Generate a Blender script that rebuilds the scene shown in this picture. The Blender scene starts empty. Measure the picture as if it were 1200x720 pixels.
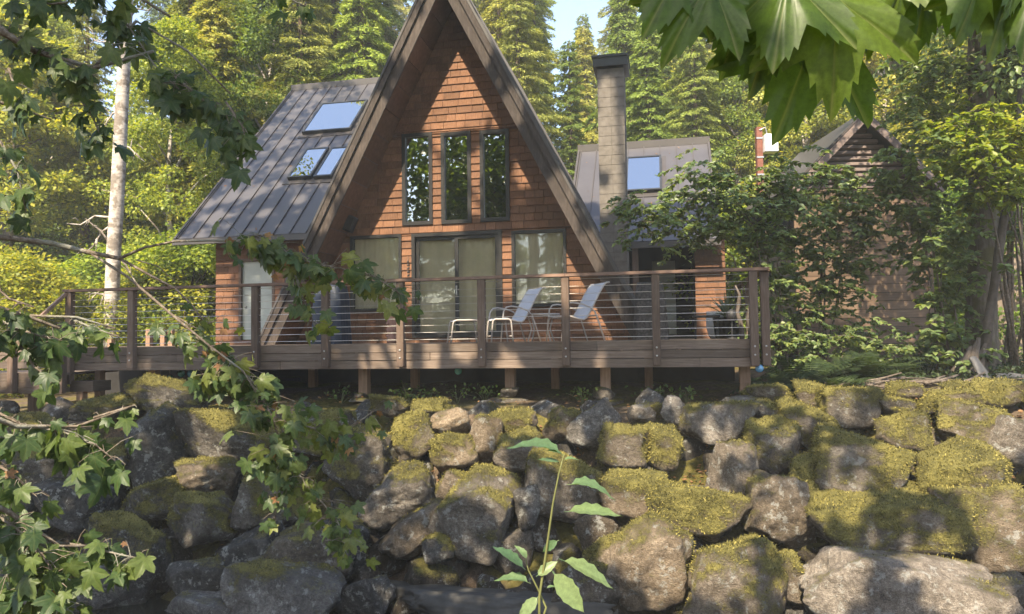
import bpy, bmesh, math, random
import numpy as np
from mathutils import Matrix, Vector, noise as mnoise

random.seed(7)
np.random.seed(7)
RNG = np.random.default_rng(11)
scene = bpy.context.scene
COL = scene.collection

# ------------------------------------------------------------------ camera
F_PX = 867.0                       # focal length in pixels of the 1200 x 720 photograph
CAM = Vector((0.0, 0.0, 0.05))     # eye height is almost the deck level (z = 0)
PITCH = math.atan(37.5 / F_PX)
ROLL = math.radians(0.8)
_f = Vector((0, math.cos(PITCH), math.sin(PITCH)))
_r0 = Vector((1, 0, 0))
_u0 = Vector((0, -math.sin(PITCH), math.cos(PITCH)))
CR = _r0 * math.cos(ROLL) - _u0 * math.sin(ROLL)
CU = _r0 * math.sin(ROLL) + _u0 * math.cos(ROLL)
cam_data = bpy.data.cameras.new("camera")
cam_data.sensor_fit = 'HORIZONTAL'
cam_data.sensor_width = 36.0
cam_data.lens = 36.0 * F_PX / 1200.0
cam_data.clip_start = 0.05
cam_data.clip_end = 2000.0
cam = bpy.data.objects.new("camera", cam_data)
COL.objects.link(cam)
cam.matrix_world = Matrix(((CR.x, CU.x, -_f.x, CAM.x), (CR.y, CU.y, -_f.y, CAM.y),
                           (CR.z, CU.z, -_f.z, CAM.z), (0, 0, 0, 1)))
scene.camera = cam

# ------------------------------------------------------------------ world, sun, exposure
SUN_AZ_LEFT = math.radians(18.0)   # sun is behind the photographer, a little to the left
SUN_EL = math.radians(49.0)
SUN = Vector((-math.sin(SUN_AZ_LEFT) * math.cos(SUN_EL), -math.cos(SUN_AZ_LEFT) * math.cos(SUN_EL), math.sin(SUN_EL)))
world = bpy.data.worlds.new("World")
scene.world = world
world.use_nodes = True
wn = world.node_tree
sky = wn.nodes.new('ShaderNodeTexSky')
sky.sky_type = 'NISHITA'
sky.sun_disc = False
sky.sun_elevation = SUN_EL
sky.sun_rotation = math.atan2(SUN.x, SUN.y)
sky.altitude = 100
sky.dust_density = 1.5
bg = wn.nodes['Background']
bg.inputs['Strength'].default_value = 0.15
wn.links.new(sky.outputs[0], bg.inputs['Color'])
sun_l = bpy.data.lights.new("sun", 'SUN')
sun_l.energy = 5.0
sun_l.angle = math.radians(0.53)
sun_l.color = (1.0, 0.86, 0.63)
sun_o = bpy.data.objects.new("sun", sun_l)
COL.objects.link(sun_o)
sun_o.rotation_euler = SUN.to_track_quat('Z', 'Y').to_euler()
sun_o.location = (-10, -30, 40)
scene.view_settings.view_transform = 'Standard'
scene.view_settings.look = 'None'
scene.view_settings.gamma = 1.0
scene.view_settings.use_curve_mapping = False
scene.view_settings.exposure = 1.68
scene.render.engine = 'CYCLES'
scene.cycles.use_denoising = True
scene.cycles.max_bounces = 8
scene.cycles.transparent_max_bounces = 12
scene.cycles.caustics_reflective = False
scene.cycles.caustics_refractive = False

# ------------------------------------------------------------------ pixel <-> place
def ray(px, py):
    return _f + CR * ((px - 600.0) / F_PX) - CU * ((py - 360.0) / F_PX)

def at(px, py, depth):
    return CAM + ray(px, py) * depth

def project(p):
    v = Vector(p) - CAM
    d = v.dot(_f)
    if d <= 0.01:
        return None
    return (600 + F_PX * v.dot(CR) / d, 360 - F_PX * v.dot(CU) / d, d)

YAW = math.radians(-11.8)          # house and deck turn away to the left
HOUSE_O = Vector((-1.289, 14.21, 0.0))
HM = Matrix.Translation(HOUSE_O) @ Matrix.Rotation(YAW, 4, 'Z')
HMI = HM.inverted()
_cl = HMI @ CAM

def hit(px, py, Y=None, plane=None):
    """point in house coordinates where a pixel's ray meets local depth Y, or a plane (point, normal)"""
    d = HMI.to_3x3() @ ray(px, py)
    if plane is None:
        t = (Y - _cl.y) / d.y
    else:
        p0, n = plane
        t = (Vector(p0) - _cl).dot(n) / d.dot(n)
    return _cl + d * t

TANY = math.tan(-YAW)
def qq(x, y):
    return y + TANY * x            # distance measured square to the deck front

def rock_hit(px, py):
    """where a pixel's ray meets the face of the boulder bank"""
    d = ray(px, py)
    k = 0.875
    # z = -2.95 + k (q - 7.8)
    t = (-2.95 - CAM.z - k * 7.8) / (d.z - k * (d.y + TANY * d.x))
    return CAM + d * t

# ------------------------------------------------------------------ materials
MATS = {}
def _nodes(name):
    m = bpy.data.materials.new(name)
    m.use_nodes = True
    nt = m.node_tree
    nt.nodes.clear()
    out = nt.nodes.new('ShaderNodeOutputMaterial')
    return m, nt, out

def _n(nt, t, **kw):
    n = nt.nodes.new(t)
    for k, v in kw.items():
        setattr(n, k, v)
    return n

def _ramp(nt, stops):
    r = nt.nodes.new('ShaderNodeValToRGB')
    e = r.color_ramp.elements
    e[0].position, e[0].color = stops[0][0], (*stops[0][1], 1)
    e[1].position, e[1].color = stops[-1][0], (*stops[-1][1], 1)
    for p, c in stops[1:-1]:
        x = e.new(p)
        x.color = (*c, 1)
    return r

def _pos(nt, scale):
    g = _n(nt, 'ShaderNodeNewGeometry')
    mp = _n(nt, 'ShaderNodeMapping')
    mp.inputs['Scale'].default_value = scale
    nt.links.new(g.outputs['Position'], mp.inputs['Vector'])
    return mp.outputs['Vector']

def _noise(nt, vec, scale, detail=5.0, rough=0.6):
    t = _n(nt, 'ShaderNodeTexNoise')
    t.inputs['Scale'].default_value = scale
    t.inputs['Detail'].default_value = detail
    t.inputs['Roughness'].default_value = rough
    if vec is not None:
        nt.links.new(vec, t.inputs['Vector'])
    return t

def _mix(nt, a, b, fac, mode='MIX'):
    m = _n(nt, 'ShaderNodeMix', data_type='RGBA', blend_type=mode)
    for sock, v in ((m.inputs[0], fac), (m.inputs[6], a), (m.inputs[7], b)):
        if isinstance(v, (int, float)):
            sock.default_value = v
        elif isinstance(v, tuple):
            sock.default_value = (*v, 1)
        else:
            nt.links.new(v, sock)
    return m.outputs[2]

def _math(nt, op, a, b=None, clamp=False):
    m = _n(nt, 'ShaderNodeMath', operation=op, use_clamp=clamp)
    for sock, v in ((m.inputs[0], a), (m.inputs[1], b)):
        if v is None:
            continue
        if isinstance(v, (int, float)):
            sock.default_value = v
        else:
            nt.links.new(v, sock)
    return m.outputs[0]

def _bump(nt, h, strength, dist):
    b = _n(nt, 'ShaderNodeBump')
    b.inputs['Strength'].default_value = strength
    b.inputs['Distance'].default_value = dist
    nt.links.new(h, b.inputs['Height'])
    return b.outputs['Normal']

def _principled(nt, out, color, rough=0.7, normal=None, metallic=0.0, spec=0.5):
    p = _n(nt, 'ShaderNodeBsdfPrincipled')
    if isinstance(color, tuple):
        p.inputs['Base Color'].default_value = (*color, 1)
    else:
        nt.links.new(color, p.inputs['Base Color'])
    if isinstance(rough, (int, float)):
        p.inputs['Roughness'].default_value = rough
    else:
        nt.links.new(rough, p.inputs['Roughness'])
    p.inputs['Metallic'].default_value = metallic
    p.inputs['Specular IOR Level'].default_value = spec
    if normal is not None:
        nt.links.new(normal, p.inputs['Normal'])
    nt.links.new(p.outputs[0], out.inputs['Surface'])
    return p

def wood(name, lo, mid, hi, grain, objvar=0.35, rough=0.75, bump=0.3, spec=0.25):
    """weathered wood; grain = scale vector, large across the grain and small along it"""
    m, nt, out = _nodes(name)
    v = _pos(nt, grain)
    n1 = _noise(nt, v, 1.0, 6, 0.65)
    n2 = _noise(nt, _pos(nt, (1, 1, 1)), 1.7, 4, 0.6)
    r = _ramp(nt, [(0.25, lo), (0.5, mid), (0.75, hi)])
    f = _math(nt, 'ADD', _math(nt, 'MULTIPLY', n1.outputs[0], 0.65), _math(nt, 'MULTIPLY', n2.outputs[0], 0.35))
    nt.links.new(f, r.inputs[0])
    oi = _n(nt, 'ShaderNodeObjectInfo')
    isl = _n(nt, 'ShaderNodeNewGeometry')
    rv = _math(nt, 'FRACT', _math(nt, 'ADD', oi.outputs['Random'], isl.outputs['Random Per Island']))
    k = _math(nt, 'ADD', _math(nt, 'MULTIPLY', rv, objvar * 2), 1.0 - objvar)
    kc = _n(nt, 'ShaderNodeCombineColor')
    for i in range(3):
        nt.links.new(k, kc.inputs[i])
    c = _mix(nt, r.outputs[0], kc.outputs[0], 1.0, 'MULTIPLY')
    _principled(nt, out, c, rough, _bump(nt, n1.outputs[0], bump, 0.004), spec=spec)
    MATS[name] = m
    return m

def plain(name, color, rough=0.6, metallic=0.0, var=0.25, scale=6.0, bump=0.0, spec=0.4):
    m, nt, out = _nodes(name)
    n1 = _noise(nt, _pos(nt, (1, 1, 1)), scale, 5, 0.6)
    lo = tuple(c * (1 - var) for c in color)
    hi = tuple(min(1, c * (1 + var)) for c in color)
    r = _ramp(nt, [(0.3, lo), (0.7, hi)])
    nt.links.new(n1.outputs[0], r.inputs[0])
    _principled(nt, out, r.outputs[0], rough, _bump(nt, n1.outputs[0], bump, 0.01) if bump else None, metallic, spec)
    MATS[name] = m
    return m

def leaf_mat(name, dark, mid, light, transl=0.35, rough=0.5, spec=0.3, dry=None, clump=0.6):
    m, nt, out = _nodes(name)
    g = _n(nt, 'ShaderNodeNewGeometry')
    oi = _n(nt, 'ShaderNodeObjectInfo')
    n = _noise(nt, _pos(nt, (1, 1, 1)), clump, 3, 0.6)
    rnd = _math(nt, 'FRACT', _math(nt, 'ADD', g.outputs['Random Per Island'], oi.outputs['Random']))
    f = _math(nt, 'ADD', _math(nt, 'MULTIPLY', rnd, 0.5), _math(nt, 'MULTIPLY', n.outputs[0], 0.55), True)
    stops = [(0.2, dark), (0.5, mid), (0.85, light)]
    if dry:
        stops.append((0.97, dry))
    r = _ramp(nt, stops)
    nt.links.new(f, r.inputs[0])
    ra = _n(nt, 'ShaderNodeAttribute', attribute_name='rib')
    rp = _math(nt, 'MULTIPLY', _math(nt, 'POWER', ra.outputs['Fac'], 1.5), 0.55)
    fine = _noise(nt, _pos(nt, (1, 1, 1)), 70.0, 4, 0.7)
    base0 = _mix(nt, r.outputs[0], oi.outputs['Color'], 1.0, 'MULTIPLY')
    mott = _ramp(nt, [(0.3, (0.62, 0.62, 0.62)), (0.65, (1.18, 1.18, 1.18))])
    nt.links.new(fine.outputs[0], mott.inputs[0])
    base0 = _mix(nt, base0, mott.outputs[0], 0.8, 'MULTIPLY')
    base = _mix(nt, base0, (0.30, 0.32, 0.12), rp)
    p = _n(nt, 'ShaderNodeBsdfPrincipled')
    nt.links.new(base, p.inputs['Base Color'])
    p.inputs['Roughness'].default_value = rough
    p.inputs['Specular IOR Level'].default_value = spec
    t = _n(nt, 'ShaderNodeBsdfTranslucent')
    tc = _mix(nt, base, (1.0, 0.95, 0.35), 1.0, 'MULTIPLY')
    tc2 = _mix(nt, tc, (1.9, 1.9, 1.9), 1.0, 'MULTIPLY')
    nt.links.new(tc2, t.inputs['Color'])
    mx = _n(nt, 'ShaderNodeMixShader')
    mx.inputs[0].default_value = transl
    nt.links.new(p.outputs[0], mx.inputs[1])
    nt.links.new(t.outputs[0], mx.inputs[2])
    nt.links.new(mx.outputs[0], out.inputs['Surface'])
    MATS[name] = m
    return m

MOSS_STOPS = [(0.32, (0.030, 0.028, 0.010)), (0.44, (0.095, 0.086, 0.026)), (0.55, (0.19, 0.168, 0.048)), (0.74, (0.37, 0.31, 0.095))]
def rock_material():
    """object colour: R = how mossy, G = warm (1) or blue grey (0), B = brightness"""
    m, nt, out = _nodes('mossy_rock')
    oi = _n(nt, 'ShaderNodeObjectInfo')
    sep = _n(nt, 'ShaderNodeSeparateColor')
    nt.links.new(oi.outputs['Color'], sep.inputs[0])
    off = _n(nt, 'ShaderNodeVectorMath', operation='ADD')
    g = _n(nt, 'ShaderNodeNewGeometry')
    nt.links.new(g.outputs['Position'], off.inputs[0])
    sc = _n(nt, 'ShaderNodeCombineXYZ')
    nt.links.new(_math(nt, 'MULTIPLY', oi.outputs['Random'], 40.0), sc.inputs[0])
    nt.links.new(sc.outputs[0], off.inputs[1])
    v = off.outputs[0]
    nA = _noise(nt, v, 3.0, 8, 0.65)
    nB = _noise(nt, v, 22.0, 6, 0.7)
    nC = _noise(nt, v, 1.6, 6, 0.62)
    nD = _noise(nt, v, 85.0, 3, 0.7)
    grey = _ramp(nt, [(0.36, (0.034, 0.033, 0.035)), (0.5, (0.12, 0.115, 0.112)), (0.64, (0.30, 0.29, 0.275))])
    warm = _ramp(nt, [(0.36, (0.055, 0.038, 0.025)), (0.5, (0.185, 0.14, 0.095)), (0.64, (0.40, 0.32, 0.24))])
    fa = _math(nt, 'ADD', _math(nt, 'MULTIPLY', nA.outputs[0], 0.35), _math(nt, 'ADD', _math(nt, 'MULTIPLY', nB.outputs[0], 0.4), _math(nt, 'MULTIPLY', nD.outputs[0], 0.25)))
    nt.links.new(fa, grey.inputs[0])
    nt.links.new(fa, warm.inputs[0])
    base = _mix(nt, grey.outputs[0], warm.outputs[0], sep.outputs[1])
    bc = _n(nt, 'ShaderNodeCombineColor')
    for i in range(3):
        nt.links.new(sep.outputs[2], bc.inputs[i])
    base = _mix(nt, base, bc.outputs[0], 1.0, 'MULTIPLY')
    # pale lichen spots
    vor = _noise(nt, v, 9.0, 7, 0.72)
    lich = _ramp(nt, [(0.56, (0, 0, 0)), (0.61, (1, 1, 1))])
    nt.links.new(vor.outputs[0], lich.inputs[0])
    lf = _math(nt, 'MULTIPLY', lich.outputs[0], 0.55)
    base = _mix(nt, base, (0.44, 0.44, 0.41), lf)
    # moss on what faces up and where damp holds
    at_ = _n(nt, 'ShaderNodeAttribute', attribute_name='moss')
    f = _math(nt, 'ADD', at_.outputs['Fac'], _math(nt, 'MULTIPLY', _math(nt, 'SUBTRACT', nB.outputs[0], 0.5), 1.5))
    f = _math(nt, 'ADD', f, _math(nt, 'MULTIPLY', _math(nt, 'SUBTRACT', nD.outputs[0], 0.5), 0.8))
    mf = _ramp(nt, [(0.0, (0, 0, 0)), (0.48, (1, 1, 1))])
    nt.links.new(_math(nt, 'ADD', f, 0.14), mf.inputs[0])
    mc = _ramp(nt, MOSS_STOPS)
    mfac = _math(nt, 'ADD', _math(nt, 'MULTIPLY', nD.outputs[0], 0.45), _math(nt, 'MULTIPLY', nA.outputs[0], 0.55))
    nt.links.new(mfac, mc.inputs[0])
    col = _mix(nt, base, mc.outputs[0], mf.outputs[0])
    hb = _math(nt, 'ADD', _math(nt, 'MULTIPLY', nB.outputs[0], 1.0), _math(nt, 'MULTIPLY', nD.outputs[0], 0.6))
    hb = _math(nt, 'ADD', hb, _math(nt, 'MULTIPLY', mf.outputs[0], 0.45))
    hb = _math(nt, 'ADD', hb, _math(nt, 'MULTIPLY', nA.outputs[0], 1.2))
    _principled(nt, out, col, 0.85, _bump(nt, hb, 1.0, 0.05), spec=0.25)
    MATS['rock'] = m

def soil_material():
    m, nt, out = _nodes('forest_soil')
    v = _pos(nt, (1, 1, 1))
    n1 = _noise(nt, v, 0.7, 6, 0.6)
    n2 = _noise(nt, v, 14.0, 8, 0.75)
    n3 = _noise(nt, v, 60.0, 4, 0.7)
    soil = _ramp(nt, [(0.3, (0.035, 0.025, 0.018)), (0.5, (0.12, 0.088, 0.062)), (0.68, (0.27, 0.205, 0.15))])
    nt.links.new(_math(nt, 'ADD', _math(nt, 'MULTIPLY', n2.outputs[0], 0.5), _math(nt, 'MULTIPLY', n3.outputs[0], 0.5)), soil.inputs[0])
    moss = _ramp(nt, [(0.35, (0.05, 0.055, 0.012)), (0.65, (0.19, 0.165, 0.03))])
    nt.links.new(n2.outputs[0], moss.inputs[0])
    k = _ramp(nt, [(0.46, (0, 0, 0)), (0.58, (1, 1, 1))])
    nt.links.new(n1.outputs[0], k.inputs[0])
    c = _mix(nt, soil.outputs[0], moss.outputs[0], _math(nt, 'MULTIPLY', k.outputs[0], 0.75))
    h = _math(nt, 'ADD', n2.outputs[0], _math(nt, 'MULTIPLY', n3.outputs[0], 0.5))
    _principled(nt, out, c, 0.95, _bump(nt, h, 0.9, 0.05), spec=0.1)
    MATS['soil'] = m

def glass_material(name, base=0.06, ior=1.6, tint=(0.95, 0.97, 0.96)):
    m, nt, out = _nodes(name)
    fr = _n(nt, 'ShaderNodeFresnel')
    fr.inputs['IOR'].default_value = ior
    fac = _math(nt, 'ADD', fr.outputs[0], base, True)
    gl = _n(nt, 'ShaderNodeBsdfGlossy')
    gl.inputs['Roughness'].default_value = 0.012
    nz = _noise(nt, _pos(nt, (1, 1, 1)), 1.3, 2, 0.5)
    nt.links.new(_bump(nt, nz.outputs[0], 0.12, 0.02), gl.inputs['Normal'])
    tr = _n(nt, 'ShaderNodeBsdfTransparent')
    tr.inputs[0].default_value = (*tint, 1)
    mx = _n(nt, 'ShaderNodeMixShader')
    nt.links.new(fac, mx.inputs[0])
    nt.links.new(tr.outputs[0], mx.inputs[1])
    nt.links.new(gl.outputs[0], mx.inputs[2])
    nt.links.new(mx.outputs[0], out.inputs['Surface'])
    MATS[name] = m

def bark_material(name, lo, mid, hi, patch=None, scale=(9, 9, 1.6)):
    m, nt, out = _nodes(name)
    n1 = _noise(nt, _pos(nt, scale), 1.6, 8, 0.7)
    n2 = _noise(nt, _pos(nt, (1, 1, 1)), 2.6, 6, 0.65)
    r = _ramp(nt, [(0.3, lo), (0.5, mid), (0.7, hi)])
    nt.links.new(n1.outputs[0], r.inputs[0])
    c = r.outputs[0]
    if patch:
        k = _ramp(nt, [(0.50, (0, 0, 0)), (0.57, (1, 1, 1))])
        nt.links.new(n2.outputs[0], k.inputs[0])
        c = _mix(nt, c, patch, _math(nt, 'MULTIPLY', k.outputs[0], 0.8))
    _principled(nt, out, c, 0.9, _bump(nt, n1.outputs[0], 0.8, 0.03), spec=0.15)
    MATS[name] = m

rock_material()
def moss_material():
    m, nt, out = _nodes('moss_tufts')
    g = _n(nt, 'ShaderNodeNewGeometry')
    n = _noise(nt, _pos(nt, (1, 1, 1)), 4.0, 6, 0.65)
    r = _ramp(nt, MOSS_STOPS)
    nt.links.new(_math(nt, 'ADD', _math(nt, 'MULTIPLY', g.outputs['Random Per Island'], 0.35), _math(nt, 'MULTIPLY', n.outputs[0], 0.66)), r.inputs[0])
    _principled(nt, out, r.outputs[0], 0.9, None, spec=0.1)
    MATS['moss_tuft'] = m
moss_material()
soil_material()
wood('shingle_wood', (0.060, 0.028, 0.016), (0.14, 0.066, 0.035), (0.235, 0.118, 0.062), (70, 70, 4), 0.24)
wood('soffit_wood', (0.06, 0.032, 0.02), (0.12, 0.062, 0.036), (0.19, 0.10, 0.06), (12, 12, 12), 0.25)
wood('barge_wood', (0.022, 0.017, 0.015), (0.048, 0.037, 0.032), (0.105, 0.085, 0.074), (28, 28, 6), 0.18)
wood('deck_wood', (0.07, 0.048, 0.036), (0.135, 0.10, 0.079), (0.235, 0.19, 0.157), (3, 3, 55), 0.34)
wood('rail_wood', (0.06, 0.038, 0.028), (0.12, 0.082, 0.062), (0.20, 0.15, 0.12), (40, 40, 4), 0.2)
wood('cap_wood', (0.09, 0.052, 0.038), (0.175, 0.11, 0.082), (0.28, 0.19, 0.15), (3, 40, 40), 0.15)
wood('post_wood', (0.14, 0.085, 0.055), (0.25, 0.155, 0.10), (0.36, 0.235, 0.16), (40, 40, 3), 0.2)
wood('clapboard', (0.065, 0.042, 0.029), (0.135, 0.09, 0.061), (0.225, 0.155, 0.108), (3, 3, 40), 0.25)
wood('louver_wood', (0.08, 0.058, 0.052), (0.15, 0.115, 0.105), (0.24, 0.19, 0.175), (3, 3, 40), 0.15)
wood('fence_wood', (0.09, 0.07, 0.055), (0.17, 0.13, 0.10), (0.25, 0.2, 0.16), (40, 40, 3), 0.25)
wood('driftwood', (0.045, 0.034, 0.027), (0.09, 0.072, 0.06), (0.16, 0.135, 0.115), (12, 12, 12), 0.25)
wood('carved_wood', (0.15, 0.07, 0.05), (0.28, 0.15, 0.11), (0.4, 0.24, 0.19), (14, 14, 10), 0.1)
plain('roof_metal', (0.064, 0.060, 0.065), 0.36, 0.0, 0.10, 2.0, spec=0.5)
plain('trim_metal', (0.055, 0.049, 0.048), 0.45, 0.0, 0.12, 3.0)
plain('bronze_frame', (0.018, 0.017, 0.017), 0.4, 0.0, 0.2, 8.0)
plain('skylight_frame', (0.03, 0.032, 0.035), 0.35, 0.0, 0.15, 8.0)
plain('chimney_block', (0.15, 0.134, 0.12), 0.9, 0.0, 0.22, 9.0, 0.4, spec=0.15)
plain('mortar', (0.10, 0.088, 0.078), 0.95, 0.0, 0.2, 20.0, 0.3, spec=0.1)
plain('cap_metal', (0.03, 0.034, 0.036), 0.5, 0.0, 0.2, 5.0)
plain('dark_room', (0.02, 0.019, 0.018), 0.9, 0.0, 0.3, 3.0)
plain('foundation', (0.022, 0.02, 0.019), 0.95, 0.0, 0.3, 4.0)
plain('blind_cloth', (0.82, 0.73, 0.58), 0.85, 0.0, 0.12, 2.2)
plain('door_paint', (0.36, 0.38, 0.34), 0.6, 0.0, 0.12, 3.0)
plain('chair_frame', (0.36, 0.32, 0.29), 0.4, 0.0, 0.06, 8.0)
plain('chair_sling', (0.40, 0.405, 0.445), 0.75, 0.0, 0.06, 40.0)
plain('table_metal', (0.45, 0.42, 0.39), 0.4, 0.0, 0.08, 8.0)
plain('black_plastic', (0.022, 0.022, 0.024), 0.5, 0.0, 0.2, 12.0)
plain('grill_cover', (0.045, 0.04, 0.039), 0.75, 0.0, 0.9, 26.0, 0.6)
plain('blue_cover', (0.016, 0.023, 0.042), 0.6, 0.0, 0.4, 5.0, 0.4)
plain('cable_steel', (0.62, 0.58, 0.54), 0.35, 0.7, 0.1, 10.0)
plain('bolt_steel', (0.4, 0.39, 0.38), 0.4, 0.8, 0.1, 10.0)
plain('concrete', (0.06, 0.057, 0.053), 0.9, 0.0, 0.35, 5.0, 0.5, spec=0.2)
plain('red_paint', (0.16, 0.058, 0.036), 0.7, 0.0, 0.25, 6.0)
plain('white_paint', (0.78, 0.78, 0.80), 0.5, 0.0, 0.06, 6.0)
plain('rope', (0.16, 0.14, 0.11), 0.9, 0.0, 0.2, 30.0)
plain('flagstone', (0.075, 0.073, 0.075), 0.85, 0.0, 0.25, 7.0, 0.4)
plain('litter', (0.22, 0.15, 0.09), 0.9, 0.0, 0.5, 20.0)
plain('stem_green', (0.12, 0.125, 0.045), 0.6, 0.0, 0.2, 20.0)
plain('stem_red', (0.30, 0.13, 0.07), 0.6, 0.0, 0.2, 20.0)
glass_material('window_glass', 0.03, 1.42, (0.93, 0.93, 0.89))
glass_material('upper_glass', 0.30, 1.7, (0.55, 0.58, 0.55))
glass_material('skylight_glass', 0.72, 1.6, (0.1, 0.12, 0.14))
plain('float_teal', (0.10, 0.34, 0.30), 0.12, 0.0, 0.15, 9.0, spec=0.7)
plain('float_blue', (0.12, 0.30, 0.48), 0.12, 0.0, 0.15, 9.0, spec=0.7)
bark_material('fir_bark', (0.05, 0.035, 0.026), (0.125, 0.09, 0.07), (0.22, 0.17, 0.135))
bark_material('alder_bark', (0.20, 0.165, 0.14), (0.44, 0.39, 0.345), (0.60, 0.55, 0.50), (0.16, 0.13, 0.105), (3, 3, 9))
bark_material('maple_bark', (0.05, 0.04, 0.03), (0.115, 0.095, 0.075), (0.21, 0.18, 0.15), (0.085, 0.08, 0.035))
bark_material('branch_bark', (0.09, 0.066, 0.05), (0.18, 0.145, 0.115), (0.32, 0.285, 0.245), (0.26, 0.26, 0.22), (20, 20, 20))
bark_material('stick_bark', (0.055, 0.042, 0.032), (0.12, 0.095, 0.076), (0.22, 0.185, 0.155), None, (14, 14, 14))
leaf_mat('fir_needles', (0.095, 0.125, 0.036), (0.22, 0.245, 0.06), (0.39, 0.39, 0.105), 0.28, 0.6, 0.15)
leaf_mat('cedar_needles', (0.12, 0.165, 0.042), (0.28, 0.31, 0.07), (0.47, 0.455, 0.115), 0.30, 0.6, 0.15)
leaf_mat('maple_crown', (0.065, 0.11, 0.028), (0.20, 0.25, 0.045), (0.42, 0.41, 0.07), 0.42, 0.5, 0.25)
leaf_mat('alder_crown', (0.075, 0.115, 0.034), (0.22, 0.25, 0.05), (0.46, 0.43, 0.085), 0.38, 0.5, 0.25)
leaf_mat('bush_crown', (0.055, 0.09, 0.022), (0.18, 0.225, 0.038), (0.40, 0.39, 0.06), 0.4, 0.5, 0.25)
leaf_mat('shade_shrub', (0.06, 0.10, 0.04), (0.12, 0.175, 0.062), (0.21, 0.25, 0.075), 0.35, 0.4, 0.4)
leaf_mat('hazel_leaf', (0.09, 0.14, 0.025), (0.18, 0.235, 0.03), (0.32, 0.31, 0.045), 0.45, 0.45, 0.35, (0.35, 0.2, 0.08))
leaf_mat('fern_leaf', (0.016, 0.028, 0.012), (0.032, 0.052, 0.02), (0.06, 0.082, 0.03), 0.3, 0.5, 0.3)
leaf_mat('maple_leaf', (0.022, 0.046, 0.02), (0.045, 0.08, 0.027), (0.095, 0.13, 0.034), 0.38, 0.45, 0.35, None, 1.6)
leaf_mat('turning_leaf', (0.028, 0.055, 0.022), (0.06, 0.098, 0.032), (0.17, 0.185, 0.045), 0.38, 0.45, 0.35, None, 1.6)
leaf_mat('big_maple_leaf', (0.05, 0.095, 0.018), (0.09, 0.15, 0.024), (0.15, 0.21, 0.03), 0.58, 0.4, 0.4, None, 1.6)
leaf_mat('sapling_leaf', (0.055, 0.11, 0.06), (0.10, 0.17, 0.085), (0.18, 0.24, 0.10), 0.4, 0.42, 0.45, None, 2.5)
leaf_mat('dry_leaf', (0.13, 0.065, 0.035), (0.22, 0.115, 0.058), (0.34, 0.20, 0.10), 0.3, 0.7, 0.2)
leaf_mat('weed_leaf', (0.05, 0.09, 0.025), (0.10, 0.15, 0.035), (0.17, 0.22, 0.045), 0.35, 0.5, 0.3)
leaf_mat('yucca_leaf', (0.06, 0.085, 0.05), (0.11, 0.145, 0.085), (0.18, 0.21, 0.13), 0.25, 0.5, 0.3)

def water_material():
    m, nt, out = _nodes('creek_water')
    n = _noise(nt, _pos(nt, (1, 1, 1)), 5.0, 4, 0.6)
    _principled(nt, out, (0.012, 0.014, 0.012), 0.08, _bump(nt, n.outputs[0], 0.25, 0.03), spec=0.5)
    MATS['water'] = m
water_material()

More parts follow.
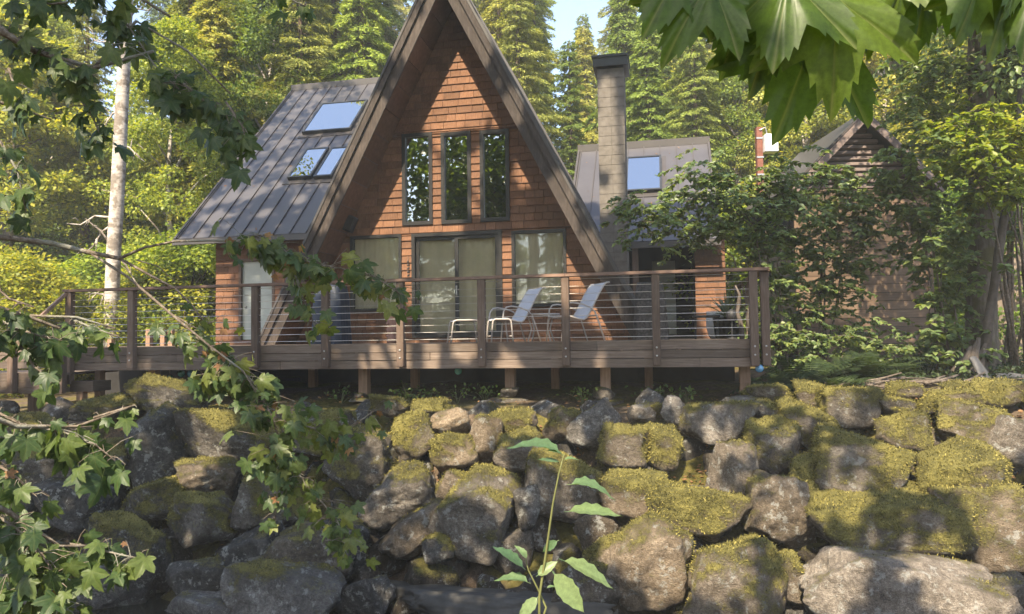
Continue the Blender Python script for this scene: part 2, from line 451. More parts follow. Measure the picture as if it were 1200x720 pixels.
# ------------------------------------------------------------------ mesh helpers
class MB:
    """collects shapes for ONE mesh"""
    def __init__(self):
        self.v, self.f = [], []
    def add(self, vs, fs):
        b = len(self.v)
        self.v.extend([tuple(x) for x in vs])
        self.f.extend([tuple(i + b for i in f) for f in fs])
        return self
    def box(self, a, b):
        x0, y0, z0 = a; x1, y1, z1 = b
        return self.add([(x0, y0, z0), (x1, y0, z0), (x1, y1, z0), (x0, y1, z0), (x0, y0, z1), (x1, y0, z1), (x1, y1, z1), (x0, y1, z1)],
                        [(0, 3, 2, 1), (4, 5, 6, 7), (0, 1, 5, 4), (1, 2, 6, 5), (2, 3, 7, 6), (3, 0, 4, 7)])
    def bbox(self, a, b, r=0.01):
        """box with chamfered long edges"""
        x0, y0, z0 = a; x1, y1, z1 = b
        prof = [(x0 + r, y0), (x1 - r, y0), (x1, y0 + r), (x1, y1 - r), (x1 - r, y1), (x0 + r, y1), (x0, y1 - r), (x0, y0 + r)]
        ins = [(min(max(x, x0 + r), x1 - r), min(max(y, y0 + r), y1 - r)) for x, y in prof]
        vs = [(x, y, z0) for x, y in ins] + [(x, y, z0 + r) for x, y in prof] + [(x, y, z1 - r) for x, y in prof] + [(x, y, z1) for x, y in ins]
        fs = [tuple(range(7, -1, -1)), tuple(range(24, 32))]
        for k in range(3):
            for i in range(8):
                j = (i + 1) % 8
                fs.append((k * 8 + i, k * 8 + j, k * 8 + 8 + j, k * 8 + 8 + i))
        return self.add(vs, fs)
    def prism(self, poly, axis_vec):
        n = len(poly)
        a = Vector(axis_vec)
        vs = [Vector(p) for p in poly] + [Vector(p) + a for p in poly]
        fs = [tuple(range(n - 1, -1, -1)), tuple(range(n, 2 * n))] + [(i, (i + 1) % n, n + (i + 1) % n, n + i) for i in range(n)]
        return self.add(vs, fs)
    def tube(self, path, radii, n=8, cap=True):
        path = [Vector(p) for p in path]
        if isinstance(radii, (int, float)):
            radii = [radii] * len(path)
        vs, fs = [], []
        prev = None
        for i, p in enumerate(path):
            t = (path[min(i + 1, len(path) - 1)] - path[max(i - 1, 0)]).normalized()
            if prev is None:
                a = Vector((0, 0, 1)) if abs(t.z) < 0.9 else Vector((1, 0, 0))
                u = t.cross(a).normalized()
            else:
                u = (prev - t * prev.dot(t)).normalized()
            prev = u
            w = t.cross(u)
            for k in range(n):
                an = 2 * math.pi * k / n
                vs.append(p + (u * math.cos(an) + w * math.sin(an)) * radii[i])
        for i in range(len(path) - 1):
            for k in range(n):
                j = (k + 1) % n
                fs.append((i * n + k, i * n + j, (i + 1) * n + j, (i + 1) * n + k))
        if cap:
            fs.append(tuple(range(n - 1, -1, -1)))
            fs.append(tuple((len(path) - 1) * n + k for k in range(n)))
        return self.add(vs, fs)
    def lathe(self, prof, n=16, c=(0, 0, 0)):
        vs, fs = [], []
        for r, z in prof:
            for k in range(n):
                an = 2 * math.pi * k / n
                vs.append((c[0] + r * math.cos(an), c[1] + r * math.sin(an), c[2] + z))
        for i in range(len(prof) - 1):
            for k in range(n):
                j = (k + 1) % n
                fs.append((i * n + k, i * n + j, (i + 1) * n + j, (i + 1) * n + k))
        fs.append(tuple(range(n - 1, -1, -1)))
        fs.append(tuple((len(prof) - 1) * n + k for k in range(n)))
        return self.add(vs, fs)
    def mesh(self, name, mat, smooth=False):
        me = bpy.data.meshes.new(name)
        me.from_pydata([tuple(x) for x in self.v], [], self.f)
        me.materials.append(MATS[mat])
        if smooth:
            me.shade_smooth()
        me.update()
        return me
    def build(self, name, mat, parent=None, smooth=False, matrix=None):
        return put(name, self.mesh(name, mat, smooth), parent, matrix)

def put(name, me, parent=None, matrix=None):
    o = bpy.data.objects.new(name, me)
    COL.objects.link(o)
    if parent is not None:
        o.parent = parent
    if matrix is not None:
        o.matrix_basis = matrix
    return o

def np_mesh(name, verts, quads, mat, smooth=False):
    """mesh from numpy arrays, quads (M, 4)"""
    me = bpy.data.meshes.new(name)
    verts = np.asarray(verts, dtype=np.float32).reshape(-1, 3)
    quads = np.asarray(quads, dtype=np.int32)
    k = quads.shape[1]
    me.vertices.add(len(verts))
    me.vertices.foreach_set('co', verts.ravel())
    me.loops.add(quads.size)
    me.loops.foreach_set('vertex_index', quads.ravel())
    me.polygons.add(len(quads))
    me.polygons.foreach_set('loop_start', np.arange(0, quads.size, k, dtype=np.int32))
    me.polygons.foreach_set('loop_total', np.full(len(quads), k, dtype=np.int32))
    me.materials.append(MATS[mat])
    if smooth:
        me.polygons.foreach_set('use_smooth', np.ones(len(quads), dtype=bool))
    me.update(calc_edges=True)
    me.validate()
    return me

def thing(name, label, cat, loc=(0, 0, 0), rz=0.0, group=None, matrix=None):
    o = bpy.data.objects.new(name, None)
    COL.objects.link(o)
    o.empty_display_size = 0.2
    if matrix is not None:
        o.matrix_basis = matrix
    else:
        o.location = loc
        o.rotation_euler = (0, 0, rz)
    return tag(o, label, cat, group)

def tag(o, label, cat, group=None):
    o['label'] = label
    o['category'] = cat
    if group:
        o['group'] = group
    return o

def structure(o):
    o['kind'] = 'structure'
    return o

def stuff(o):
    o['kind'] = 'stuff'
    return o

UNIT = {}
def unit_box(mat):
    if mat not in UNIT:
        UNIT[mat] = MB().box((-0.5, -0.5, -0.5), (0.5, 0.5, 0.5)).mesh('board_' + mat, mat)
    return UNIT[mat]

def board(name, mat, parent, a, b, rot=None):
    """a board between two corners, its mesh shared with its like; rot = extra rotation about its centre"""
    a, b = Vector(a), Vector(b)
    c = (a + b) / 2
    s = b - a
    M = Matrix.Translation(c)
    if rot is not None:
        M = M @ rot
    return put(name, unit_box(mat), parent, M @ Matrix.Diagonal((abs(s.x), abs(s.y), abs(s.z), 1)))

def norm(a):
    return a / np.maximum(np.linalg.norm(a, axis=-1, keepdims=True), 1e-9)

def leaf_quads(P, T, N, L, Wd):
    """diamond leaves: base P, tip direction T, normal N, length L, half width Wd -> verts, quads"""
    P = np.asarray(P); T = norm(np.asarray(T)); N = np.asarray(N)
    N = norm(N - T * (N * T).sum(-1, keepdims=True))
    S = np.cross(T, N)
    L = np.asarray(L).reshape(-1, 1); Wd = np.asarray(Wd).reshape(-1, 1)
    v = np.stack([P, P + T * L * 0.45 + S * Wd - N * L * 0.05, P + T * L, P + T * L * 0.45 - S * Wd - N * L * 0.05], axis=1)
    q = np.arange(len(P) * 4).reshape(-1, 4)
    return v.reshape(-1, 3), q

# ================================================================== the setting
def ground_z(x, y):
    q = y + TANY * x
    z = np.interp(q, [-50, 3.2, 4.8, 8.35, 10.45, 13.0, 26.0, 40.0, 80.0, 300.0],
                  [-1.65, -1.65, -3.35, -3.35, -1.02, -0.84, -0.75, 0.8, 7.0, 30.0])
    z = z + np.where(q > 10, np.clip((x - 4.0) * 0.05, 0, 0.30), 0)
    z = z + np.where(q > 10, np.clip((-6.0 - x) * 0.10, -0.0, 0.45) * -1.0, 0)
    return z

def build_ground():
    xs = np.unique(np.concatenate([np.linspace(-260, -14, 40), np.arange(-14, 14, 0.18), np.linspace(14, 260, 40)]))
    ys = np.unique(np.concatenate([np.linspace(-60, 2, 24), np.arange(2, 16, 0.18), np.linspace(16, 60, 60), np.linspace(60, 320, 30)]))
    X, Y = np.meshgrid(xs, ys)
    Z = ground_z(X, Y)
    co = np.stack([X, Y, Z], -1).reshape(-1, 3)
    near = (np.abs(co[:, 0]) < 15) & (co[:, 1] > 1) & (co[:, 1] < 17)
    for i in np.nonzero(near)[0]:
        p = Vector(co[i])
        co[i, 2] += 0.09 * mnoise.noise(p * 1.3) + 0.04 * mnoise.noise(p * 4.1)
    ny, nx = X.shape
    idx = np.arange(ny * nx).reshape(ny, nx)
    q = np.stack([idx[:-1, :-1], idx[:-1, 1:], idx[1:, 1:], idx[1:, :-1]], -1).reshape(-1, 4)
    o = put('ground', np_mesh('ground', co, q, 'soil', True))
    structure(o)
build_ground()

def build_creek():
    # the creek runs along the foot of the boulder bank
    m = MB()
    m.add([(-60, -5.8, -3.02), (60, -5.8, -3.02), (60, 0.6, -3.02), (-60, 0.6, -3.02)], [(0, 1, 2, 3)])
    o = m.build('creek_water', 'water')
    o.matrix_basis = Matrix.Translation((0, 8.6, 0)) @ Matrix.Rotation(YAW, 4, 'Z')
    structure(o)
build_creek()

# ================================================================== house
house = thing('a_frame_house', 'brown shingled A-frame house with metal roofed side wings and block chimney', 'house', matrix=HM)
HALF = 0.2885 * 13.65          # half width of the gable at deck level
RISE = 0.562 * 13.65           # height of the ridge
TH = 0.32                      # roof thickness
WALL_Y = 0.80
slope_ang = math.atan2(RISE, HALF)
HX = TH / math.sin(slope_ang)  # roof thickness measured level
DEPTH = 7.5

def rect_hit(px0, py0, px1, py1, Y):
    a, b, c, d = hit(px0, py0, Y), hit(px1, py0, Y), hit(px0, py1, Y), hit(px1, py1, Y)
    return ((a.x + c.x) / 2, (b.x + d.x) / 2, (c.z + d.z) / 2, (a.z + b.z) / 2)   # x0 x1 z0 z1

# roof slopes (thick slabs), metal on top
for s in (-1, 1):
    m = MB()
    zf = -0.25
    xo = HALF * (1 - zf / RISE)
    if s < 0:
        poly = [(-xo, 0, zf), (-(xo - HX), 0, zf), (0, 0, RISE - HX * RISE / HALF), (0, 0, RISE)]
    else:
        poly = [(xo, 0, zf), (0, 0, RISE), (0, 0, RISE - HX * RISE / HALF), (xo - HX, 0, zf)]
    m.prism(poly, (0, DEPTH, 0))
    slab = m.build('roof_slope', 'trim_metal', house)
    # standing seams along the slope
    e = Vector((s * -HALF, 0, RISE)).normalized()
    nrm = Vector((s * RISE, 0, HALF)).normalized()
    seam = unit_box('roof_metal')
    Lr = math.hypot(HALF, RISE)
    for k in range(17):
        c = Vector((s * HALF, 0.25 + k * 0.44, 0)) + e * (Lr / 2) + nrm * 0.015
        M = Matrix((( e.x, 0, nrm.x, c.x), (0, 1, 0, c.y), (e.z, 0, nrm.z, c.z), (0, 0, 0, 1)))
        put('roof_seam', seam, slab, M @ Matrix.Diagonal((Lr * 0.995, 0.025, 0.03, 1)))

    # barge boards: main board, upper trim, metal drip edge
    def strip(name, mat, off0, off1, y0, y1, z_bot=-0.02):
        # strip parallel to the rake between two level offsets from the outer edge
        m = MB()
        xb = HALF * (1 - z_bot / RISE)
        poly = [(s * (xb - off0), y0, z_bot), (s * 0.0, y0, RISE - off0 * RISE / HALF), (0.0, y0, RISE - off1 * RISE / HALF), (s * (xb - off1), y0, z_bot)]
        if s > 0:
            poly = poly[::-1]
        m.prism(poly, (0, y1 - y0, 0))
        return m.build(name, mat, house)
    strip('barge_board', 'barge_wood', 0.10, HX + 0.02, -0.045, 0.0)
    strip('barge_trim', 'barge_wood', 0.015, 0.16, -0.095, -0.047)
    strip('drip_edge', 'trim_metal', -0.02, 0.03, -0.11, -0.097)
    # soffit boards under the overhang
    inn = Vector((s * (HALF - HX), 0, 0))
    nin = Vector((-s * RISE, 0, -HALF)).normalized()
    Ls = math.hypot(HALF - HX, RISE - HX * RISE / HALF)
    nb = 15
    for k in range(nb):
        c = inn + e * (Ls * (k + 0.5) / nb) + nin * 0.012 + Vector((0, (WALL_Y + 0.1) / 2 - 0.01, 0))
        M = Matrix(((e.x, 0, nin.x, c.x), (0, 1, 0, c.y), (e.z, 0, nin.z, c.z), (0, 0, 0, 1)))
        put('soffit_board', unit_box('soffit_wood'), house, M @ Matrix.Diagonal((Ls / nb - 0.012, WALL_Y + 0.1, 0.02, 1)))

# openings in the front wall
OPEN = {
    'u1': rect_hit(471.5, 156.5, 507.0, 264.0, WALL_Y), 'u2': rect_hit(517.2, 154.8, 552.2, 262.2, WALL_Y), 'u3': rect_hit(562.8, 152.5, 597, 259.5, WALL_Y),
    'l1': rect_hit(411, 276, 471, 365, WALL_Y), 'door': rect_hit(483, 272, 589, 395.5, WALL_Y), 'l2': rect_hit(600, 269.5, 664, 359.5, WALL_Y)}
EXPO = 0.152

def wall_x(z):
    return max(0.0, (HALF - HX) * (1 - z / (RISE - HX * RISE / HALF)))

def course_intervals(z0, z1, xa, xb, openings):
    iv = [(xa, xb)]
    for (x0, x1, oz0, oz1) in openings:
        if oz1 <= z0 + 0.02 or oz0 >= z1 - 0.02:
            continue
        nv = []
        for a, b in iv:
            if x1 <= a or x0 >= b:
                nv.append((a, b))
            else:
                if x0 - a > 0.02: nv.append((a, x0))
                if b - x1 > 0.02: nv.append((x1, b))
        iv = nv
    return iv

def zcuts(z0, z1, ops):
    """course heights split at opening edges so shingles trim to the frames"""
    out = []
    z = z0
    while z < z1:
        out.append((z, min(z + EXPO, z1)))
        z += EXPO
    return out

SHINGLES = []
def shingled_wall(wall, Y, z0, z1, xfun, openings, rnd, back=0.16):
    """backing wall with real openings plus a list of shingles for it"""
    bk = MB()
    zs = sorted(set([z0, z1] + [z for o in openings for z in (o[2], o[3]) if z0 < z < z1] + list(np.arange(z0, z1, 0.3))))
    for a, b in zip(zs[:-1], zs[1:]):
        if b - a < 1e-4: continue
        xa, xb = xfun(a)
        for (p, q) in course_intervals(a - 0.02 + 0.021, b + 0.02 - 0.021, xa, xb, openings):
            if q > p:
                bk.box((p, Y + 0.02, a), (q, Y + back, b))
    bk.build('wall_backing', 'dark_room', wall)
    for (a, b) in zcuts(z0, z1, openings):
        xa, xb = xfun((a + b) / 2)
        edges = sorted(set([a, b] + [z for o in openings for z in (o[2], o[3]) if a + 0.015 < z < b - 0.015]))
        for a2, b2 in zip(edges[:-1], edges[1:]):
            for (p, q) in course_intervals(a2 + 0.021 - 0.021, b2, xa, xb, [(o[0], o[1], o[2] + 0.015 - 0.015, o[3]) for o in openings]):
                x = p
                while x < q - 1e-3:
                    w = rnd.uniform(0.17, 0.36)
                    if q - x - w < 0.10: w = q - x
                    SHINGLES.append((wall, x, x + w, a2, b2, Y, rnd.uniform(-0.0015, 0.0015) if (b2 - a2) > 0.1 else 0, rnd.random()))
                    x += w

rnd = random.Random(3)
wall_front = MB().box((-0.2, WALL_Y + 0.17, RISE - 1.25), (0.2, WALL_Y + 0.2, RISE - 1.0)).build('front_wall', 'dark_room', house)
shingled_wall(wall_front, WALL_Y, -0.02, RISE - HX * RISE / HALF - 0.02, lambda z: (-wall_x(z), wall_x(z)), list(OPEN.values()), rnd)

# ---- side wings
PITCH_ROOF = math.radians(44)
def wing_geometry(eave_px, Ye, ridge_px):
    zs = [hit(px, py, Ye).z for px, py in eave_px]
    ze = sum(zs) / len(zs)
    p0 = Vector((0, Ye, ze))
    n = Vector((0, -math.sin(PITCH_ROOF), math.cos(PITCH_ROOF)))
    r = hit(*ridge_px, plane=(p0, n))
    return ze, p0, n, r

WING_L_Y = 3.0
zeL, p0L, nL, ridgeL = wing_geometry([(207, 279), (355, 276)], WING_L_Y - 0.5, (345, 105))
XL_roof = hit(207, 279, WING_L_Y - 0.5).x
WING_R_Y = 4.2
wr_x0, wr_x1 = hit(815, 350, WING_R_Y).x, hit(851, 350, WING_R_Y).x
zeR, p0R, nR, ridgeR = wing_geometry([(735, 284), (825, 281)], WING_R_Y - 0.5, (740, 172))
XR_roof = hit(829, 168, plane=(p0R, nR)).x
UP = Vector((0, math.cos(PITCH_ROOF), math.sin(PITCH_ROOF)))

def wing_roof(name, x0, x1, p0, n, length, label_part, hi_trim=True):
    m = MB()
    th = 0.16
    a = Vector((x0, p0.y, p0.z)); b = a + UP * length
    poly = [a - n * th, a - n * 0.006, b - n * 0.006, b - n * th]
    roof = MB().prism(poly, (x1 - x0, 0, 0)).build(name, 'trim_metal', house)
    k = 0
    w = 0.43
    x = x0 + 0.04
    while x < x1 - 0.05:
        ww = min(w, x1 - x)
        c = Vector((x + ww / 2, p0.y, p0.z)) + UP * (length / 2) + n * 0.006
        M = Matrix(((1, 0, 0, c.x), (0, UP.y, n.y, c.y), (0, UP.z, n.z, c.z), (0, 0, 0, 1)))
        put('roof_panel', unit_box('roof_metal'), roof, M @ Matrix.Diagonal((ww - 0.016, length - 0.02, 0.012, 1)))
        c2 = Vector((x, p0.y, p0.z)) + UP * (length / 2) + n * 0.022
        M2 = Matrix(((1, 0, 0, c2.x), (0, UP.y, n.y, c2.y), (0, UP.z, n.z, c2.z), (0, 0, 0, 1)))
        put('roof_seam', unit_box('trim_metal'), roof, M2 @ Matrix.Diagonal((0.022, length - 0.02, 0.04, 1)))
        x += w
        k += 1
    # rake trim, ridge cap, eave gutter
    for xx in (x0 - 0.03, x1 + 0.03):
        c = Vector((xx, p0.y, p0.z)) + UP * (length / 2) - n * 0.05
        M = Matrix(((1, 0, 0, c.x), (0, UP.y, n.y, c.y), (0, UP.z, n.z, c.z), (0, 0, 0, 1)))
        put('rake_trim', unit_box('trim_metal'), roof, M @ Matrix.Diagonal((0.055, length + 0.04, 0.2, 1)))
    c = b + n * 0.02
    board('ridge_cap', 'trim_metal', roof, (x0 - 0.06, c.y - 0.10, c.z - 0.10), (x1 + 0.06, c.y + 0.12, c.z + 0.10))
    board('gutter', 'trim_metal', roof, (x0 - 0.06, p0.y - 0.10, p0.z - 0.15), (x1 + 0.06, p0.y - 0.01, p0.z - 0.012))
    # rear slope closes the wing
    bl = b - Vector((0, 0, 0.1))
    MB().prism([bl, bl + Vector((0, length * UP.y, -length * UP.z)), bl + Vector((0, length * UP.y - 0.15, -length * UP.z - 0.1)), bl - Vector((0, 0, 0.16))], (x1 - x0, 0, 0)).build('rear_roof_slope', 'trim_metal', house)
    return roof

lenL = (ridgeL - Vector((ridgeL.x, p0L.y, p0L.z))).length
lenR = (ridgeR - Vector((ridgeR.x, p0R.y, p0R.z))).length
roofL = wing_roof('wing_roof', XL_roof, -1.2, p0L, nL, lenL, 'l')
roofR = wing_roof('wing_roof', 1.9, XR_roof, p0R, nR, lenR, 'r')

def skylight(p0, n, px_quad, glass='skylight_glass'):
    pts = [hit(x, y, plane=(Vector(p0), n)) for x, y in px_quad]
    x0 = (pts[0].x + pts[3].x) / 2; x1 = (pts[1].x + pts[2].x) / 2
    def up_of(p): return (p - Vector((p.x, p0.y, p0.z))).dot(UP)
    v1 = (up_of(pts[0]) + up_of(pts[1])) / 2; v0 = (up_of(pts[2]) + up_of(pts[3])) / 2
    def slab(name, mat, xa, xb, va, vb, h0, h1, parent):
        c = Vector(((xa + xb) / 2, p0.y, p0.z)) + UP * ((va + vb) / 2) + n * ((h0 + h1) / 2)
        M = Matrix(((1, 0, 0, c.x), (0, UP.y, n.y, c.y), (0, UP.z, n.z, c.z), (0, 0, 0, 1)))
        return put(name, unit_box(mat), parent, M @ Matrix.Diagonal((xb - xa, vb - va, h1 - h0, 1)))
    w = thing_part('skylight', house)
    fr = 0.055
    slab('flashing', 'trim_metal', x0 - 0.12, x1 + 0.12, v0 - 0.16, v1 + 0.1, 0.0125, 0.035, w)
    slab('frame', 'skylight_frame', x0, x0 + fr, v0, v1, 0.03, 0.14, w)
    slab('frame', 'skylight_frame', x1 - fr, x1, v0, v1, 0.03, 0.14, w)
    slab('frame', 'skylight_frame', x0 + fr, x1 - fr, v0, v0 + fr, 0.03, 0.14, w)
    slab('frame', 'skylight_frame', x0 + fr, x1 - fr, v1 - fr, v1, 0.03, 0.14, w)
    slab('curb', 'skylight_frame', x0 + 0.02, x1 - 0.02, v0 + 0.02, v1 - 0.02, 0.0, 0.085, w)
    slab('pane', glass, x0 + fr, x1 - fr, v0 + fr, v1 - fr, 0.10, 0.125, w)

def thing_part(name, parent):
    o = bpy.data.objects.new(name, None)
    COL.objects.link(o)
    o.parent = parent
    o.empty_display_size = 0.1
    return o

skylight(p0L, nL, [(373, 125), (427, 123), (416, 156), (363, 158)])
skylight(p0L, nL, [(356, 179), (381, 178), (372, 211.5), (344, 212.5)])
skylight(p0L, nL, [(384, 178), (405, 177), (396, 210.5), (375, 211.5)])
skylight(p0R, nR, [(734, 189), (775, 187), (776, 227), (733, 229)])

# wing walls
wall_left = MB().box((-3.0, WING_L_Y + 0.17, 0.2), (-2.5, WING_L_Y + 0.2, 2.0)).build('wing_wall', 'dark_room', house)
wl_x0 = hit(253, 340, WING_L_Y).x
doorL = rect_hit(280, 303, 322, 399, WING_L_Y)
shingled_wall(wall_left, WING_L_Y, -0.02, zeL - 0.05 + 0.45, lambda z: (wl_x0, -1.8), [doorL], rnd)
MB().box((wl_x0, WING_L_Y + 0.165, -0.8), (wl_x0 + 0.15, WING_L_Y + 2 * lenL * UP.y - 1.0, zeL + 0.3)).build('end_wall', 'clapboard', house)
# gable of the left wing, seen only from the side
def gable(x, p0, length, side):
    a = Vector((x, p0.y + 0.5, p0.z + 0.3)); b = Vector((x, p0.y + length * UP.y, p0.z + length * UP.z - 0.2))
    c = Vector((x, p0.y + 2 * length * UP.y - 0.5, p0.z + 0.3))
    MB().prism([a, b, c], (side * 0.1, 0, 0)).build('gable_wall', 'clapboard', house)
gable(wl_x0 + 0.02, p0L, lenL, 1)
gable(XR_roof - 0.35, p0R, lenR, -1)
wall_right = MB().box((wr_x0 + 0.2, WING_R_Y + 0.17, 0.2), (wr_x0 + 0.3, WING_R_Y + 0.2, 1.6)).build('wing_wall', 'dark_room', house)
shingled_wall(wall_right, WING_R_Y, -0.02, zeR + 0.4, lambda z: (wr_x0, wr_x1), [], rnd)
board('porch_wall', 'dark_room', house, (1.5, WING_R_Y + 1.4, -0.02), (wr_x0 + 0.2, WING_R_Y + 1.55, zeR + 1.2))
board('porch_side', 'dark_room', house, (wr_x0 + 0.01, WING_R_Y + 0.165, -0.02), (wr_x0 + 0.12, WING_R_Y + 1.4, zeR + 0.4))
board('end_wall', 'clapboard', house, (wr_x1 - 0.1, WING_R_Y + 0.165, -0.8), (wr_x1, WING_R_Y + 3.2, zeR + 0.6))
dR = rect_hit(765, 306, 792, 392, WING_R_Y + 1.33)
dpan = board('porch_door', 'door_paint', house, (dR[0], WING_R_Y + 1.34, dR[2]), (dR[1], WING_R_Y + 1.395, dR[3]))
board('porch_post', 'rail_wood', house, (hit(742, 340, WING_R_Y - 0.3).x, WING_R_Y - 0.42, -0.02), (hit(749, 340, WING_R_Y - 0.3).x, WING_R_Y - 0.30, zeR - 0.01))
# door of the left wing
dl = thing_part('wing_door', house)
x0, x1, z0, z1 = doorL
board('door_leaf', 'door_paint', dl, (x0 + 0.07, WING_L_Y + 0.05, z0 + 0.02), (x1 - 0.07, WING_L_Y + 0.10, z1 - 0.07))
for a, b in (((x0, z0), (x0 + 0.07, z1)), ((x1 - 0.07, z0), (x1, z1)), ((x0 + 0.07, z1 - 0.07), (x1 - 0.07, z1))):
    board('door_frame', 'rail_wood', dl, (a[0], WING_L_Y - 0.02, a[1]), (b[0], WING_L_Y + 0.1, b[1]))
MB().lathe([(0.0, 0), (0.03, 0.005), (0.03, 0.03), (0.0, 0.04)], 10).build('door_knob', 'bolt_steel', dl, True,
    Matrix.Translation((x0 + 0.16, WING_L_Y + 0.05, 0.95)) @ Matrix.Rotation(math.radians(90), 4, 'X'))

# shingles: the widest 300 as pieces, the rest joined
SHINGLES.sort(key=lambda s: -(s[2] - s[1]) * (s[4] - s[3]))
def shingle_mesh():
    # wedge: thin at the top, thick at the butt; unit size
    m = MB()
    m.add([(-.5, -1, -.5), (.5, -1, -.5), (.5, 0, -.5), (-.5, 0, -.5), (-.5, -0.35, .5), (.5, -0.35, .5), (.5, 0, .5), (-.5, 0, .5)],
          [(0, 3, 2, 1), (4, 5, 6, 7), (0, 1, 5, 4), (1, 2, 6, 5), (2, 3, 7, 6), (3, 0, 4, 7)])
    return m.mesh('shingle', 'shingle_wood')
SH = shingle_mesh()
rest = {}
for i, (w, x0, x1, z0, z1, Y, dz, rr) in enumerate(SHINGLES):
    gap = 0.007
    hh = z1 - z0
    M = Matrix.Translation(((x0 + x1) / 2, Y + 0.019, (z0 + z1) / 2 + dz)) @ Matrix.Diagonal((x1 - x0 - gap, 0.034 + 0.008 * rr, hh - 0.001 if hh < 0.14 else hh + 0.004, 1))
    if i < 300:
        put('shingle', SH, w, M)
    else:
        m = rest.setdefault(w.name, (w, MB()))[1]
        m.add([M @ v.co for v in SH.vertices], [tuple(p.vertices) for p in SH.polygons])
for w, m in rest.values():
    stuff(m.build('small_shingles', 'shingle_wood', w))

# windows
def curtain(parent, x0, x1, y, z0, z1, seed):
    """pale hanging blind with soft uneven folds"""
    n, k = 60, 6
    vs = []
    for j in range(k + 1):
        f = j / k
        for i in range(n + 1):
            g = i / n
            vs.append((x0 + (x1 - x0) * g, y + 0.010 * math.sin(g * (x1 - x0) * 26 + seed + 0.6 * math.sin(g * 9 + seed)) * (0.45 + 0.55 * f) + 0.006 * math.sin(g * 61 + seed * 3), z1 + (z0 - z1) * f))
    fs = [(j * (n + 1) + i, j * (n + 1) + i + 1, (j + 1) * (n + 1) + i + 1, (j + 1) * (n + 1) + i) for j in range(k) for i in range(n)]
    return MB().add(vs, fs).build('blind', 'blind_cloth', parent, True)
def window(name, rect, glass, fr=0.075, blind=False, sill=False, sunk=0.03):
    x0, x1, z0, z1 = rect
    w = thing_part(name, house)
    Y = WALL_Y
    yf, yb = Y - 0.035, Y + 0.09
    board('frame', 'bronze_frame', w, (x0, yf, z0), (x0 + fr, yb, z1))
    board('frame', 'bronze_frame', w, (x1 - fr, yf, z0), (x1, yb, z1))
    board('frame', 'bronze_frame', w, (x0 + fr, yf, z1 - fr), (x1 - fr, yb, z1))
    board('frame', 'bronze_frame', w, (x0 + fr, yf - (0.02 if sill else 0), z0), (x1 - fr, yb, z0 + fr))
    board('pane', glass, w, (x0 + fr, Y + sunk, z0 + fr), (x1 - fr, Y + sunk + 0.008, z1 - fr))
    if blind:
        curtain(w, x0 + fr * 0.6, x1 - fr * 0.6, Y + sunk + 0.07, z0 + fr * 0.6, z1 - fr * 0.6, x0 * 7)
    return w
for k in ('u1', 'u2', 'u3'):
    window('upper_window', OPEN[k], 'upper_glass')
window('picture_window', OPEN['l1'], 'window_glass', 0.06, True, True)
window('picture_window', OPEN['l2'], 'window_glass', 0.06, True, True)
# sliding glass door: fixed panel and sliding panel
x0, x1, z0, z1 = OPEN['door']
sd = thing_part('sliding_door', house)
fr = 0.07
for a, b in (((x0, z0), (x0 + fr, z1)), ((x1 - fr, z0), (x1, z1)), ((x0 + fr, z1 - fr), (x1 - fr, z1)), ((x0 + fr, z0), (x1 - fr, z0 + 0.05))):
    board('frame', 'bronze_frame', sd, (a[0], WALL_Y - 0.035, a[1]), (b[0], WALL_Y + 0.12, b[1]))
xm = (x0 + x1) / 2 - 0.02
def door_panel(xa, xb, y, mat):
    st = 0.075
    for a, b in (((xa, z0 + 0.05), (xa + st, z1 - fr)), ((xb - st, z0 + 0.05), (xb, z1 - fr)), ((xa + st, z1 - fr - st), (xb - st, z1 - fr)), ((xa + st, z0 + 0.05), (xb - st, z0 + 0.05 + st))):
        board('stile', mat, sd, (a[0], y, a[1]), (b[0], y + 0.03, b[1]))
    board('pane', 'window_glass', sd, (xa + st, y + 0.01, z0 + 0.05 + st), (xb - st, y + 0.018, z1 - fr - st))
door_panel(x0 + fr, xm + 0.05, WALL_Y + 0.045, 'bronze_frame')
door_panel(xm - 0.02, x1 - fr, WALL_Y + 0.005, 'bronze_frame')
board('door_handle', 'bolt_steel', sd, (xm + 0.005, WALL_Y - 0.03, 0.95), (xm + 0.03, WALL_Y + 0.004, 1.15))
curtain(sd, x0 + fr * 0.6, x1 - fr * 0.6, WALL_Y + 0.16, z0 + 0.06, z1 - 0.05, 2.0)

# rooms behind the glass, floor and foundation
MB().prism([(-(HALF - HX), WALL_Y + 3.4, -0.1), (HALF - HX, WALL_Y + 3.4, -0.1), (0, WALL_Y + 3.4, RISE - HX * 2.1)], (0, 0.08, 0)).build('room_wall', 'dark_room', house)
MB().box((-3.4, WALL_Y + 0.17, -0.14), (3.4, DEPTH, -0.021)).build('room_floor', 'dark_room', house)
MB().box((-3.6, WALL_Y + 0.3, -1.4), (3.6, WALL_Y + 0.45, -0.141)).build('foundation_wall', 'foundation', house)
MB().box((wl_x0, WING_L_Y + 0.3, -1.4), (-3.6, WING_L_Y + 0.45, -0.03)).build('foundation_wall', 'foundation', house)
MB().box((3.6, WALL_Y + 0.35, -1.2), (wr_x1 - 0.11, WALL_Y + 0.5, -0.18)).build('foundation_wall', 'foundation', house)
MB().prism([(-(HALF - HX), DEPTH - 0.1, -0.2), (HALF - HX, DEPTH - 0.1, -0.2), (0, DEPTH - 0.1, RISE - HX * 2)], (0, 0.08, 0)).build('rear_wall', 'clapboard', house)

